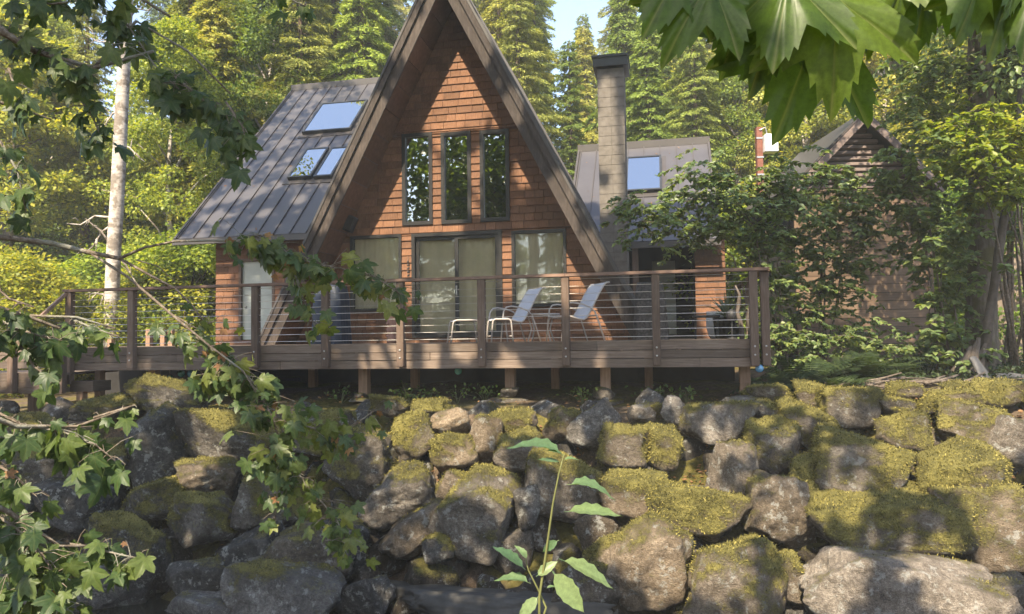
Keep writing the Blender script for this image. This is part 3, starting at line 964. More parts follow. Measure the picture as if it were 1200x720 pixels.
# chimney of concrete blocks
CHY = 1.45
ch = MB()
cx0, cx1 = hit(701, 160, CHY).x, hit(732.5, 160, CHY).x
cz1 = hit(718, 80, CHY).z
ch.box((cx0 + 0.008, CHY + 0.008, -1.3), (cx1 - 0.008, CHY + 0.592, cz1))
chim = ch.build('chimney', 'mortar', house)
hb = 0.2
nrow = int((cz1 + 0.4) / hb)
w_all = cx1 - cx0
crnd = random.Random(5)
for r_ in range(nrow):
    zt = cz1 - r_ * hb
    cut = 0.5 if r_ % 2 == 0 else 0.5
    xs = [cx0, cx0 + w_all * (0.5 + crnd.uniform(-0.02, 0.02)), cx1] if r_ % 5 else [cx0, cx1]
    for a, b in zip(xs[:-1], xs[1:]):
        j = crnd.uniform(0, 0.004)
        board('block', 'chimney_block', chim, (a + 0.004, CHY - j, zt - hb + 0.004), (b - 0.004, CHY + 0.3, zt - 0.004))
    for (ya, yb) in ((0.0, 0.3), (0.3, 0.6)):
        pass
    board('block', 'chimney_block', chim, (cx0, CHY + 0.304, zt - hb + 0.004), (cx1, CHY + 0.6, zt - 0.004))
capz0, capz1 = hit(714, 80, CHY).z, hit(714, 66, CHY).z
ca, cb = hit(694.5, 72, CHY - 0.08).x, hit(735.5, 72, CHY - 0.08).x
m = MB()
m.box((ca, CHY - 0.1, capz0 + 0.02), (cb, CHY + 0.7, capz1 - 0.05)).box((ca - 0.02, CHY - 0.12, capz1 - 0.049), (cb + 0.02, CHY + 0.72, capz1))
m.box((cx0 + 0.05, CHY + 0.05, cz1 + 0.001), (cx1 - 0.05, CHY + 0.55, capz0 + 0.019))
m.build('chimney_cap', 'cap_metal', chim)

# needles and leaves caught on the metal roofs
lrn = np.random.default_rng(61)
for roof_, p0_, n_, xa, xb, ln in ((roofL, p0L, nL, XL_roof, -1.2, lenL), (roofR, p0R, nR, 1.9, XR_roof, lenR)):
    k = 150
    uu = np.array(tuple(UP)); nn_ = np.array(tuple(n_))
    P = np.stack([lrn.uniform(xa, xb, k), np.full(k, p0_.y), np.full(k, p0_.z)], 1) + uu * (lrn.uniform(0.02, 1, (k, 1)) ** 1.6 * ln) + nn_ * 0.016
    v_, q_ = leaf_quads(P, lrn.normal(size=(k, 3)) * [1, .5, .5], nn_ + lrn.normal(size=(k, 3)) * 0.2, lrn.uniform(0.03, 0.11, k), lrn.uniform(0.004, 0.022, k))
    stuff(put('roof_litter', np_mesh('roof_litter', v_, q_, 'dry_leaf'), roof_))
# wall fittings
def wall_fixture(px, py, size, label, tilt):
    p = hit(px, py, WALL_Y - 0.22)
    t = thing('wall_speaker', label, 'speaker', matrix=HM @ Matrix.Translation(p) @ Matrix.Rotation(tilt, 4, 'Y'))
    MB().bbox((-size * .38, -0.09, -size * .5), (size * .38, 0.09, size * .5), 0.02).build('cabinet', 'black_plastic', t)
    MB().bbox((-size * .32, -0.1, -size * .44), (size * .32, -0.088, size * .44), 0.003).build('grille', 'bronze_frame', t)
    MB().tube([(0, 0.09, 0), (0, 0.21, 0.02)], 0.02, 8).build('bracket', 'black_plastic', t)
wall_fixture(671.5, 253, 0.30, 'small black outdoor speaker high on the wall beside the right roof edge', math.radians(-32))
wall_fixture(409, 262, 0.34, 'bulky black outdoor speaker under the left roof edge above the deck', math.radians(24))
# string of dark wooden shapes hung beside the sliding door
p = hit(478, 304, WALL_Y - 0.06)
t = thing('wind_chime', 'thin string of small dark beads hanging on the shingles left of sliding door', 'wind chime', matrix=HM @ Matrix.Translation(p))
MB().tube([(0, 0, 0.03), (0, 0, -0.36)], 0.003, 5).build('string', 'rope', t)
for k in range(5):
    MB().lathe([(0.002, -0.025), (0.018, -0.012), (0.02, 0.0), (0.012, 0.018), (0.002, 0.026)], 8, (0, 0, -0.05 - k * 0.072)).build('bead', 'black_plastic', t, True)
MB().tube([(0, 0, 0.03), (0, 0.045, 0.035)], 0.004, 5).build('hook', 'black_plastic', t)

# ================================================================== deck
DY = -2.60
dx0, dx1 = hit(86, 400, DY).x, hit(884, 395, DY).x
deck = thing('deck', 'weathered grey wooden deck with cable railing in front of the house', 'deck', matrix=HM @ Matrix.Translation(((dx0 + dx1) / 2, DY, -0.9)))
DM = (HM @ Matrix.Translation(((dx0 + dx1) / 2, DY, -0.9))).inverted() @ HM
deck_parts = []
def dboard(name, mat, a, b):
    o = board(name, mat, deck, a, b)
    o.matrix_basis = DM @ o.matrix_basis
    return o
def dmesh(m, name, mat, smooth=False):
    return m.build(name, mat, deck, smooth, DM)
drnd = random.Random(9)
# floor planks, parallel to the front
y = DY + 0.002
k = 0
while y < WING_L_Y - 0.02:
    y1 = min(y + 0.138, WING_L_Y - 0.01)
    if y1 < WALL_Y - 0.04:
        dboard('plank', 'deck_wood', ((dx0 + 0.03 if y < -1.4 else dx0 - 3.6), y, -0.034), (dx1 - 0.03, y1 - 0.006, drnd.uniform(-0.001, 0.001)))
    else:
        dboard('plank', 'deck_wood', (dx0 - 3.6, y, -0.034), (-HALF - 0.1, y1 - 0.006, drnd.uniform(-0.001, 0.001)))
        dboard('plank', 'deck_wood', (HALF + 0.1, y, -0.034), (wr_x1, y1 - 0.006, drnd.uniform(-0.001, 0.001)))
    y += 0.138
yy = WING_L_Y
while yy < WING_R_Y + 1.2:
    dboard('plank', 'deck_wood', (HALF + 0.1, yy, -0.034), (wr_x0 if yy > WING_R_Y - 0.1 else wr_x1, yy + 0.132, 0.0))
    yy += 0.138
# joists
for j in range(14):
    xx = dx0 + 0.2 + (dx1 - dx0 - 0.4) * j / 13
    dboard('joist', 'post_wood', (xx - 0.02, DY + 0.04, -0.24), (xx + 0.02, WALL_Y - 0.1, -0.036))
# front fascia: three courses of boards, butt jointed
courses = [(-0.132, 0.002), (-0.253, -0.141), (-0.39, -0.262)]
cuts = [[hit(p_, 410, DY).x for p_ in (300, 470, 700)], [hit(p_, 410, DY).x for p_ in (210, 505, 770)], [hit(p_, 410, DY).x for p_ in (330, 470, 660, 820)]]
for (za, zb), cc in zip(courses, cuts):
    xs = [dx0] + cc + [dx1]
    for a, b in zip(xs[:-1], xs[1:]):
        j = drnd.uniform(0, 0.016)
        dboard('fascia_board', 'deck_wood', (a + 0.002, DY - 0.04 - j, za), (b - 0.002, DY, zb))
    # right end return
    dboard('fascia_board', 'deck_wood', (dx1, DY - 0.04, za), (dx1 + 0.04, DY + 5.0, zb))
    dboard('fascia_board', 'deck_wood', (dx0 - 0.04, DY - 0.04, za), (dx0, -1.42, zb))
    dboard('fascia_board', 'deck_wood', (dx0 - 3.6, -1.46, za), (dx0 - 0.042, -1.42, zb))
# railing posts bolted to the fascia
RAIL_Z = hit(565, 325, DY).z
post_px = [155, 300, 382, 470, 565, 663.5, 769.5]
PS = 0.115
bolt = MB().lathe([(0.0, 0), (0.014, 0.001), (0.014, 0.008), (0.0, 0.012)], 8).mesh('bolt', 'bolt_steel')
post_x = []
def rail_post(x, y0=DY - 0.047 - PS, zb=-0.36, zt=None, bolts=True):
    po = dmesh(MB().bbox((x - PS / 2, y0, zb), (x + PS / 2, y0 + PS, RAIL_Z - 0.045 if zt is None else zt), 0.008), 'railing_post', 'rail_wood')
    if bolts:
        for zz in (-0.10, -0.22):
            put('bolt', bolt, po, Matrix.Translation((x, y0 - 0.0, zz)) @ Matrix.Rotation(math.radians(90), 4, 'X'))
    return po
for px in post_px:
    x = hit(px, 400, DY - 0.1).x
    post_x.append(x)
    rail_post(x)
# left corner posts and right corner posts
xl = hit(82, 400, DY - 0.1).x
rail_post(xl, zb=-0.62, bolts=False)
xr = hit(884, 400, DY - 0.1).x
rail_post(xr, zb=-0.38)
rail_post(xr + 0.17, y0=DY - 0.02, zb=-0.38)
ycap = DY - 0.047 - PS / 2
# cap rail
xs = [xl - 0.1, post_x[2] + 0.02, post_x[5], xr + 0.22]
for a, b in zip(xs[:-1], xs[1:]):
    dboard('cap_rail', 'cap_wood', (a + 0.002, ycap - 0.075, RAIL_Z - 0.043), (b - 0.002, ycap + 0.075, RAIL_Z))
dboard('cap_rail', 'cap_wood', (xr + 0.17 - 0.07, ycap + 0.077, RAIL_Z - 0.043), (xr + 0.17 + 0.07, DY + 4.2, RAIL_Z))
for k in range(2):
    rail_post(xr + 0.17, y0=DY + 2.0 + 2.0 * k, bolts=False)
NC = 9
for k in range(NC):
    z = 0.06 + (RAIL_Z - 0.14) * k / (NC - 1)
    dmesh(MB().tube([(xl, ycap, z), (xr, ycap, z)], 0.0042, 5), 'cable', 'cable_steel')
    dmesh(MB().tube([(xr + 0.17, DY, z), (xr + 0.17, DY + 4.2, z)], 0.0042, 5), 'cable', 'cable_steel')
# support posts on mossy piers
pier_mesh = None
for px, gy, sz in ((178, 447, 0.13), (425, 461, 0.15), (597, 459, 0.15), (709, 456, 0.15), (873, 457, 0.15)):
    Yp = DY + 0.32
    x = hit(px, 430, Yp).x
    zb = hit(px, gy, Yp).z
    dboard('support_post', 'post_wood', (x - sz / 2, Yp, zb - 0.02), (x + sz / 2, Yp + sz, -0.245))
for px, gy in ((485, 455), (650, 455), (365, 455), (760, 455)):
    Yp = DY + 2.2
    x = hit(px, 430, Yp).x
    dboard('support_post', 'post_wood', (x - 0.07, Yp, -0.95), (x + 0.07, Yp + 0.14, -0.245))
dboard('beam', 'post_wood', (dx0 + 0.1, DY + 0.30, -0.48 + 0.235), (dx1 - 0.1, DY + 0.48, -0.242))
# lower landing at the left end with its steps
LZ = hit(40, 437, DY - 0.2).z
lx0 = hit(-60, 437, DY - 0.3).x
lx1 = hit(76, 437, DY - 0.3).x
for j in range(9):
    dboard('plank', 'deck_wood', (lx0, DY - 0.28 + j * 0.138, LZ - 0.034), (lx1 + 0.0, DY - 0.28 + j * 0.138 + 0.132, LZ))
for (za, zb) in ((LZ - 0.13, LZ + 0.001), (LZ - 0.24, LZ - 0.134), (LZ - 0.35, LZ - 0.244)):
    dboard('fascia_board', 'deck_wood', (lx0, DY - 0.33, za), (lx1, DY - 0.285, zb))
for px in (14, 72):
    x = hit(px, 430, DY - 0.4).x
    rail_post(x, y0=DY - 0.335 - PS, zb=LZ - 0.33, zt=LZ + (0.55 if px < 40 else 0.85), bolts=False)
# sloping stair rail
a = hit(80, 342, DY - 0.1); b = hit(48, 371, DY - 0.45)
d = (b - a)
L = d.length
ax = d.normalized()
M = Matrix.Translation((a + b) / 2) @ ax.to_track_quat('X', 'Z').to_matrix().to_4x4() @ Matrix.Diagonal((L, 0.14, 0.045, 1))
o = put('cap_rail', unit_box('cap_wood'), deck, DM @ M)
for k, (px0, px1, py0, py1) in enumerate(((83, 110, 447, 459),)):
    p_, q_ = hit(px0, py1, DY - 0.1), hit(px1, py0, DY - 0.1)
    dboard('step', 'deck_wood', (p_.x, DY - 0.12, p_.z), (q_.x, DY + 0.3, q_.z))
x = hit(109, 440, DY + 0.2).x
dboard('support_post', 'post_wood', (x - 0.06, DY + 0.305, -1.1), (x + 0.06, DY + 0.42, -0.245))
for px in (36, 93):
    x = hit(px, 462, DY - 0.1).x
    dboard('support_post', 'post_wood', (x - 0.06, DY - 0.1, -1.45), (x + 0.06, DY + 0.02, LZ - 0.03 if px < 60 else hit(93, 459, DY - 0.1).z))
dboard('under_deck_shade_board', 'foundation', (dx0 - 4.0, WING_L_Y - 0.25, -1.5), (wl_x0 + 0.3, WING_L_Y - 0.2, -0.04))  # added dark board, stands in for the shade under the deck
# rear railing of the left end, low posts beyond the floor
for px in (128, 173, 190, 199):
    x = hit(px, 395, 2.6).x
    dboard('rear_post', 'post_wood', (x - 0.06, 2.60, -0.02), (x + 0.06, 2.72, hit(px, 386 if px > 150 else 398, 2.6).z))

# ================================================================== things on and under the deck
def sling_chair(label, px_front, px_back, rz, group=None, s=1.0):
    """reclining sling chair; built facing -X, back rising towards +X"""
    Yc = -1.15
    xc = hit((px_front + px_back) / 2, 395, Yc).x
    t = thing('sling_chair', label, 'chair', matrix=HM @ Matrix.Translation((xc, Yc, 0.0)) @ Matrix.Rotation(rz, 4, 'Z') @ Matrix.Scale(s, 4), group=group)
    W_ = 0.27
    r = 0.014
    prof = [(-0.30, 0.385), (-0.27, 0.405), (-0.20, 0.395), (-0.02, 0.345), (0.06, 0.335), (0.11, 0.37), (0.19, 0.49), (0.33, 0.74), (0.42, 0.88), (0.465, 0.925), (0.52, 0.93)]
    for sd_ in (-1, 1):
        yv = sd_ * W_
        MB().tube([(x, yv, z) for x, z in prof], r, 8).build('side_rail', 'chair_frame', t, True)
        # bent arm running into front leg and rear leg
        arm = [(-0.34, yv * 1.12, 0.0), (-0.31, yv * 1.12, 0.30), (-0.28, yv * 1.12, 0.52), (-0.23, yv * 1.12, 0.585), (-0.14, yv * 1.12, 0.60), (0.02, yv * 1.12, 0.58), (0.16, yv * 1.10, 0.53), (0.24, yv * 1.10, 0.46), (0.30, yv * 1.12, 0.30), (0.40, yv * 1.14, 0.0)]
        MB().tube(arm, 0.0135, 8).build('arm', 'chair_frame', t, True)
    MB().tube([(-0.30, -W_ * 1.12, 0.385), (-0.30, W_ * 1.12, 0.385)], 0.012, 8).build('stretcher', 'chair_frame', t, True)
    MB().tube([(0.265, -W_ * 1.12, 0.40), (0.265, W_ * 1.12, 0.40)], 0.012, 8).build('stretcher', 'chair_frame', t, True)
    MB().tube([(0.52, -W_, 0.93), (0.52, W_, 0.93)], 0.012, 8).build('top_rail', 'chair_frame', t, True)
    # the sling: a thin sagging sheet with thickness
    n = 8
    vs, fs = [], []
    pts = prof
    for i, (x, z) in enumerate(pts):
        for k in range(n + 1):
            f = k / n
            sag = 0.025 * (1 - (2 * f - 1) ** 2)
            vs.append((x + (sag * 0.4 if z > 0.4 else 0), -W_ + 2 * W_ * f, z - sag * (0.8 if z < 0.42 else 0.3)))
    for i in range(len(pts) - 1):
        for k in range(n):
            a = i * (n + 1) + k
            fs.append((a, a + 1, a + n + 2, a + n + 1))
    me = MB().add(vs, fs).mesh('sling', 'chair_sling', True)
    o = put('sling', me, t)
    so = o.modifiers.new('thickness', 'SOLIDIFY'); so.thickness = 0.006
    return t
sling_chair('pale blue sling chair with reclined back beside its footstool on the deck', 571, 629, math.radians(36))
sling_chair('pale blue sling chair nearer the right roof foot, no footstool in front', 640, 704, math.radians(32), s=1.06)

def footstool(label, px0, px1, Yc=-1.5):
    a, b = hit(px0, 395, Yc), hit(px1, 395, Yc)
    t = thing('footstool', label, 'footstool', matrix=HM @ Matrix.Translation(((a.x + b.x) / 2, Yc, 0)) @ Matrix.Rotation(math.radians(24), 4, 'Z'))
    w = (b.x - a.x) / 2
    for yv in (-0.22, 0.22):
        MB().tube([(-w, yv, 0), (-w * 0.86, yv, 0.30), (-w * 0.8, yv, 0.355), (-w * 0.6, yv, 0.375), (w * 0.6, yv, 0.375), (w * 0.8, yv, 0.355), (w * 0.86, yv, 0.30), (w, yv, 0)], 0.0135, 8).build('leg_frame', 'chair_frame', t, True)
    for xv in (-w * 0.93, w * 0.93):
        MB().tube([(xv, -0.22, 0.10), (xv, 0.22, 0.10)], 0.011, 8).build('stretcher', 'chair_frame', t, True)
    m = MB()
    n = 6
    vs = []
    xs = [-w * 0.8, -w * 0.55, -w * 0.2, w * 0.2, w * 0.55, w * 0.8]
    for i, x in enumerate(xs):
        for k in range(n + 1):
            f = k / n
            vs.append((x, -0.22 + 0.44 * f, 0.385 - 0.02 * (1 - (2 * f - 1) ** 2) - 0.012 * (abs(x) > w * 0.7)))
    fs = [(i * (n + 1) + k, i * (n + 1) + k + 1, (i + 1) * (n + 1) + k + 1, (i + 1) * (n + 1) + k) for i in range(5) for k in range(n)]
    o = put('sling', MB().add(vs, fs).mesh('sling', 'chair_sling', True), t)
    o.modifiers.new('thickness', 'SOLIDIFY').thickness = 0.006
footstool('low pale sling footstool in front of the sliding door, left of the chairs', 527, 561)
footstool('low pale sling footstool half hidden beside the front left chair', 573, 598, -1.65)

# small round side table between the chairs
p = hit(634, 395, -0.75)
t = thing('side_table', 'small round metal side table between the two sling chairs', 'table', matrix=HM @ Matrix.Translation((p.x, -0.75, 0)))
MB().lathe([(0.0, 0.455), (0.33, 0.455), (0.345, 0.465), (0.345, 0.48), (0.33, 0.487), (0.0, 0.487)], 28).build('table_top', 'table_metal', t, True)
for k in range(4):
    an = math.pi / 4 + k * math.pi / 2
    MB().tube([(0.27 * math.cos(an), 0.27 * math.sin(an), 0.45), (0.2 * math.cos(an), 0.2 * math.sin(an), 0.22), (0.28 * math.cos(an), 0.28 * math.sin(an), 0.0)], 0.013, 8).build('leg', 'table_metal', t, True)

def draped_cover(name, label, mat, px0, px1, Yc, h, dep, flare=0.06, seed=1):
    a, b = hit(px0, 395, Yc), hit(px1, 395, Yc)
    w = b.x - a.x
    t = thing(name, label, 'grill cover', matrix=HM @ Matrix.Translation(((a.x + b.x) / 2, Yc, 0)))
    # a draped cover: rounded box, folds growing towards the hem
    nu, nz = 56, 14
    vs, fs = [], []
    for j in range(nz + 1):
        f = j / nz
        z = h * (1 - f)
        ex = w / 2 * (0.86 + 0.14 * min(1, f * 5)) + flare * f
        ey = dep / 2 * (0.86 + 0.14 * min(1, f * 5)) + flare * 0.7 * f
        for i in range(nu):
            an = 2 * math.pi * i / nu
            c, s = math.cos(an), math.sin(an)
            rr = (abs(c) ** 6 + abs(s) ** 6) ** (-1 / 6)
            fold = 1 + 0.035 * f * math.sin(i * 1.9 + seed) + 0.03 * mnoise.noise(Vector((c * 2, s * 2, z * 3 + seed)))
            vs.append((c * rr * ex * fold, s * rr * ey * fold, z + (0.02 * mnoise.noise(Vector((c * 3, s * 3, seed))) if j == 0 else 0)))
    for j in range(nz):
        for i in range(nu):
            k = (i + 1) % nu
            fs.append((j * nu + i, (j + 1) * nu + i, (j + 1) * nu + k, j * nu + k))
    vs.append((0, 0, h * 1.02))
    for i in range(nu):
        fs.append((nu * (nz + 1), i, (i + 1) % nu))
    MB().add(vs, fs).build('cover', mat, t, True)
    m = MB()
    zs = h * 0.30
    m.tube([(w * 0.52 * math.cos(2 * math.pi * i / 24), dep * 0.52 * math.sin(2 * math.pi * i / 24), zs) for i in range(24)] , 0.008, 5, False)
    m.build('tie_cord', 'rope', t)
draped_cover('covered_grill', 'speckled dark grill cover standing by the right roof foot', 'grill_cover', 746, 780, -0.4, 1.0, 0.55, 0.05, 2)
draped_cover('covered_grill', 'dark blue tarpaulin cover over a grill behind the hanging maple leaves', 'blue_cover', 374, 404, -0.1, 1.15, 0.6, 0.05, 5)

# carved wooden post figure beside the left picture window
p = hit(460, 395, -0.2)
t = thing('carved_totem', 'knobbly reddish carved wooden post left of the sliding door', 'carving', matrix=HM @ Matrix.Translation((p.x, -0.2, 0)))
zs = [0.0, 0.05, 0.12, 0.17, 0.25, 0.30, 0.38, 0.44, 0.50, 0.56, 0.60]
rs = [0.10, 0.115, 0.10, 0.085, 0.115, 0.10, 0.085, 0.11, 0.10, 0.075, 0.03]
MB().lathe(list(zip(rs, zs)), 18).build('shaft', 'carved_wood', t, True)
for k in range(4):
    MB().lathe([(0.0, -0.03), (0.03, -0.015), (0.034, 0.01), (0.0, 0.035)], 8, (0.07 * (1 if k % 2 else -1), -0.075, 0.14 + 0.12 * k)).build('knob', 'carved_wood', t, True)

# right end: stool table, white pot, lantern on a stake, yucca, driftwood
p = hit(828, 393, 0.6)
t = thing('plant_stand', 'small dark low table on the right end of the deck', 'table', matrix=HM @ Matrix.Translation((p.x, 0.6, 0)))
MB().bbox((-0.24, -0.2, 0.40), (0.24, 0.2, 0.44), 0.008).build('table_top', 'black_plastic', t)
for a, b in ((-0.2, -0.16), (0.2, -0.16), (-0.2, 0.16), (0.2, 0.16)):
    MB().tube([(a, b, 0), (a * 0.95, b * 0.95, 0.40)], 0.014, 8).build('leg', 'black_plastic', t)
p = hit(841, 393, 1.3)
t = thing('white_pot', 'bright white glazed pot catching the sun on the deck', 'pot', matrix=HM @ Matrix.Translation((p.x, 1.3, 0)))
MB().lathe([(0.0, 0), (0.13, 0.0), (0.17, 0.05), (0.21, 0.22), (0.215, 0.40), (0.20, 0.50), (0.205, 0.515), (0.205, 0.53), (0.18, 0.53), (0.17, 0.46), (0.0, 0.45)], 24).build('pot', 'white_paint', t, True)
MB().lathe([(0.0, 0.452), (0.165, 0.455), (0.10, 0.475), (0.0, 0.48)], 16).build('potting_soil', 'litter', t, True)
p = hit(858, 393, -0.9)
t = thing('deck_lantern', 'small dark lantern on a thin pole near the right deck corner', 'lantern', matrix=HM @ Matrix.Translation((p.x, -0.9, 0)))
MB().tube([(0, 0, 0), (0, 0, 0.32)], 0.012, 8).build('pole', 'black_plastic', t)
MB().lathe([(0.0, 0.30), (0.06, 0.31), (0.085, 0.37), (0.09, 0.42), (0.07, 0.46), (0.02, 0.49), (0.0, 0.5)], 14).build('lamp_head', 'black_plastic', t, True)
MB().lathe([(0.0, 0.0), (0.09, 0.0), (0.08, 0.02), (0.0, 0.03)], 12).build('base', 'black_plastic', t, True)
def blade_plant(name, label, origin, n, L, mat, seed, spread=0.9, parent_m=HM):
    r = random.Random(seed)
    t = thing(name, label, 'plant', matrix=parent_m @ Matrix.Translation(origin))
    me_list = []
    for v in range(3):
        vs, fs = [], []
        for i in range(6):
            f = i / 5
            x = L * f * (0.5 + 0.2 * v)
            z = L * (f * (0.9 - 0.15 * v) - 0.35 * f * f * (0.5 + v * 0.4))
            w = 0.022 * (1 - f ** 2) + 0.001
            vs += [(x, -w, z + w * 0.5), (x, 0, z), (x, w, z + w * 0.5)]
        for i in range(5):
            for k in range(2):
                a = i * 3 + k
                fs.append((a, a + 1, a + 4, a + 3))
        me_list.append(MB().add(vs, fs).mesh('blade', mat, True))
    for k in range(n):
        put('blade', r.choice(me_list), t, Matrix.Rotation(r.uniform(0, 6.28), 4, 'Z') @ Matrix.Rotation(r.uniform(-0.5, 0.35), 4, 'Y') @ Matrix.Scale(r.uniform(0.7, 1.15), 4))
    MB().lathe([(0.0, -0.02), (0.05, -0.02), (0.045, 0.05), (0.0, 0.08)], 10).build('crown_base', mat, t, True)
    return t
p = hit(852, 393, 0.9)
blade_plant('yucca_plant', 'spiky grey green yucca behind the railing at the deck end', (p.x, 0.9, 0.40), 46, 0.62, 'yucca_leaf', 4)
t = thing('planter_tub', 'low dark planter tub holding the spiky yucca', 'planter', matrix=HM @ Matrix.Translation((p.x, 0.9, 0)))
MB().lathe([(0.0, 0), (0.19, 0.0), (0.22, 0.03), (0.25, 0.34), (0.26, 0.40), (0.23, 0.40), (0.22, 0.36), (0.0, 0.36)], 20).build('tub', 'foundation', t, True)
MB().lathe([(0.0, 0.362), (0.22, 0.365), (0.12, 0.385), (0.0, 0.39)], 16).build('potting_soil', 'litter', t, True)
def twisted_log(name, label, path, radii, mat, cat, seed, n=9):
    r = random.Random(seed)
    m = MB().tube(path, radii, n)
    vs = []
    for v in m.v:
        p_ = Vector(v)
        vs.append(p_ + Vector((mnoise.noise(p_ * 6), mnoise.noise(p_ * 6 + Vector((9, 0, 0))), 0)) * radii[len(radii) // 2] * 0.6)
    m.v = [tuple(v) for v in vs]
    o = m.build(name, mat, None, True)
    tag(o, label, cat)
    return o
for k, (px, lab, lean) in enumerate(((869, 'upright grey driftwood stick leaning inside the right railing', -0.05), (877, 'second grey driftwood stick next to the right corner post', 0.07))):
    pts = []
    for i in range(7):
        f = i / 6
        q = hit(px + 2 * math.sin(i * 1.7 + k), 393, -1.9)
        pts.append(HM @ Vector((q.x + lean * f, -1.9 + 0.05 * math.sin(i * 2.1), f * (0.82 if k == 0 else 0.92))))
    twisted_log('driftwood_stick', lab, pts, [0.035, 0.03, 0.036, 0.026, 0.03, 0.02, 0.012], 'driftwood', 'driftwood', k)

# path light on a stake at the left end of the deck
p = hit(98, 405, -1.6)
t = thing('stake_light', 'black stake light standing at the left end of the deck', 'garden light', matrix=HM @ Matrix.Translation((p.x, -1.6, 0)))
MB().tube([(0, 0, 0), (0, 0, 0.26)], 0.012, 8).build('stake', 'black_plastic', t)
MB().lathe([(0.0, 0.24), (0.03, 0.25), (0.055, 0.31), (0.075, 0.33), (0.03, 0.36), (0.01, 0.40), (0.0, 0.41)], 12).build('lamp_head', 'black_plastic', t, True)
MB().lathe([(0.0, 0.0), (0.06, 0.0), (0.05, 0.015), (0.0, 0.02)], 12).build('base', 'black_plastic', t, True)

# glass floats hung under the deck
def glass_float(px, py, Y, r, mat, label):
    p = hit(px, py, Y)
    t = thing('glass_float', label, 'float', matrix=HM @ Matrix.Translation(p))
    prof = [(r * math.sin(math.pi * i / 14), -r * math.cos(math.pi * i / 14)) for i in range(1, 14)]
    MB().lathe([(0.001, -r)] + prof + [(0.001, r)], 20).build('ball', mat, t, True)
    MB().lathe([(0.0, r * 0.93), (r * 0.35, r * 0.93), (r * 0.3, r * 1.12), (0.0, r * 1.16)], 12).build('collar', 'rope', t, True)
    MB().tube([(0, 0, r * 1.1), (0, 0, -0.27 - p.z)], 0.006, 5).build('cord', 'rope', t)
glass_float(212.5, 438, DY + 0.7, 0.062, 'float_teal', 'teal glass ball hung under the left part of the deck')
glass_float(224, 438, DY + 0.7, 0.068, 'float_blue', 'blue glass ball hung next to the teal one under the deck')
glass_float(199, 443, DY + 1.0, 0.05, 'float_teal', 'smallest dim glass ball hung under the left part of the deck')
glass_float(537, 435, DY + 0.5, 0.06, 'float_teal', 'green glass ball hung under the middle of the deck')
glass_float(890, 432, DY - 0.0, 0.058, 'float_blue', 'pale blue glass ball hung under the right deck corner')

# ================================================================== boulders
def _ico(sub):
    bm = bmesh.new()
    bmesh.ops.create_icosphere(bm, subdivisions=sub, radius=1.0)
    co = np.array([v.co[:] for v in bm.verts])
    fa = np.array([[v.index for v in f.verts] for f in bm.faces])
    bm.free()
    return co, fa
ICO5, ICO4, ICO3 = _ico(5), _ico(4), _ico(3)

def rock_mesh(name, w, d, h, seed, rot=0.0, fine=True, blocky=0.5, mat='rock', moss=0.3):
    r = np.random.default_rng(seed)
    co, fa = (ICO5 if w * h > 0.55 else ICO4) if fine else ICO3
    n = norm(r.normal(size=(13, 3)))
    # a few faces squared to the axes make it read as quarried stone
    n = np.concatenate([n, norm(np.array([[1, 0, 0], [-1, 0, 0], [0, 0, 1], [0, 0, -1], [0, -1, 0], [0, 1, 0.]]) + r.normal(size=(6, 3)) * 0.25)])
    dd = np.concatenate([r.uniform(0.84, 1.12, 13), r.uniform(0.72, 0.9, 6) + (0.5 - blocky) * 0.3])
    p = 44.0
    s = np.maximum(co @ n.T / dd, 0.0)
    rad = (s ** p).sum(1) ** (-1 / p)
    v = co * rad[:, None]
    off = Vector(r.uniform(-50, 50, 3))
    nz = np.array([0.17 * mnoise.fractal(Vector(x) * 1.5 + off, 0.75, 2.1, 5) + 0.055 * mnoise.ridged_multi_fractal(Vector(x) * 2.6 - off, 0.8, 2.2, 4, 1.0, 2.0) for x in co])
    v = v * (1 + nz[:, None] * (0.72 if fine else 0.5))
    # drop to unit box, then the wanted size
    lo, hi = v.min(0), v.max(0)
    v = (v - (lo + hi) / 2) / (hi - lo)
    v = v * np.array([w, d, h])
    c, s_ = math.cos(rot), math.sin(rot)
    v = np.stack([v[:, 0] * c + v[:, 2] * s_, v[:, 1], -v[:, 0] * s_ + v[:, 2] * c], 1)
    me = np_mesh(name, v, fa, mat, True)
    nn = np.empty(len(v) * 3, dtype=np.float32)
    me.vertices.foreach_get('normal', nn)
    nn = nn.reshape(-1, 3)
    mk = np.array([mnoise.fractal(Vector(x) * 2.2 + off, 0.9, 2.1, 4) for x in v])
    mask = nn[:, 2] * 0.85 + 0.75 * mk + min(moss, 0.85) * 1.5 - 0.90 - 0.15 * np.abs(nn[:, 1])
    me.attributes.new('moss', 'FLOAT', 'POINT').data.foreach_set('value', mask.astype(np.float32))
    ROCK_DATA[me.name] = (v, fa, nn, mask)
    return me
ROCK_DATA = {}

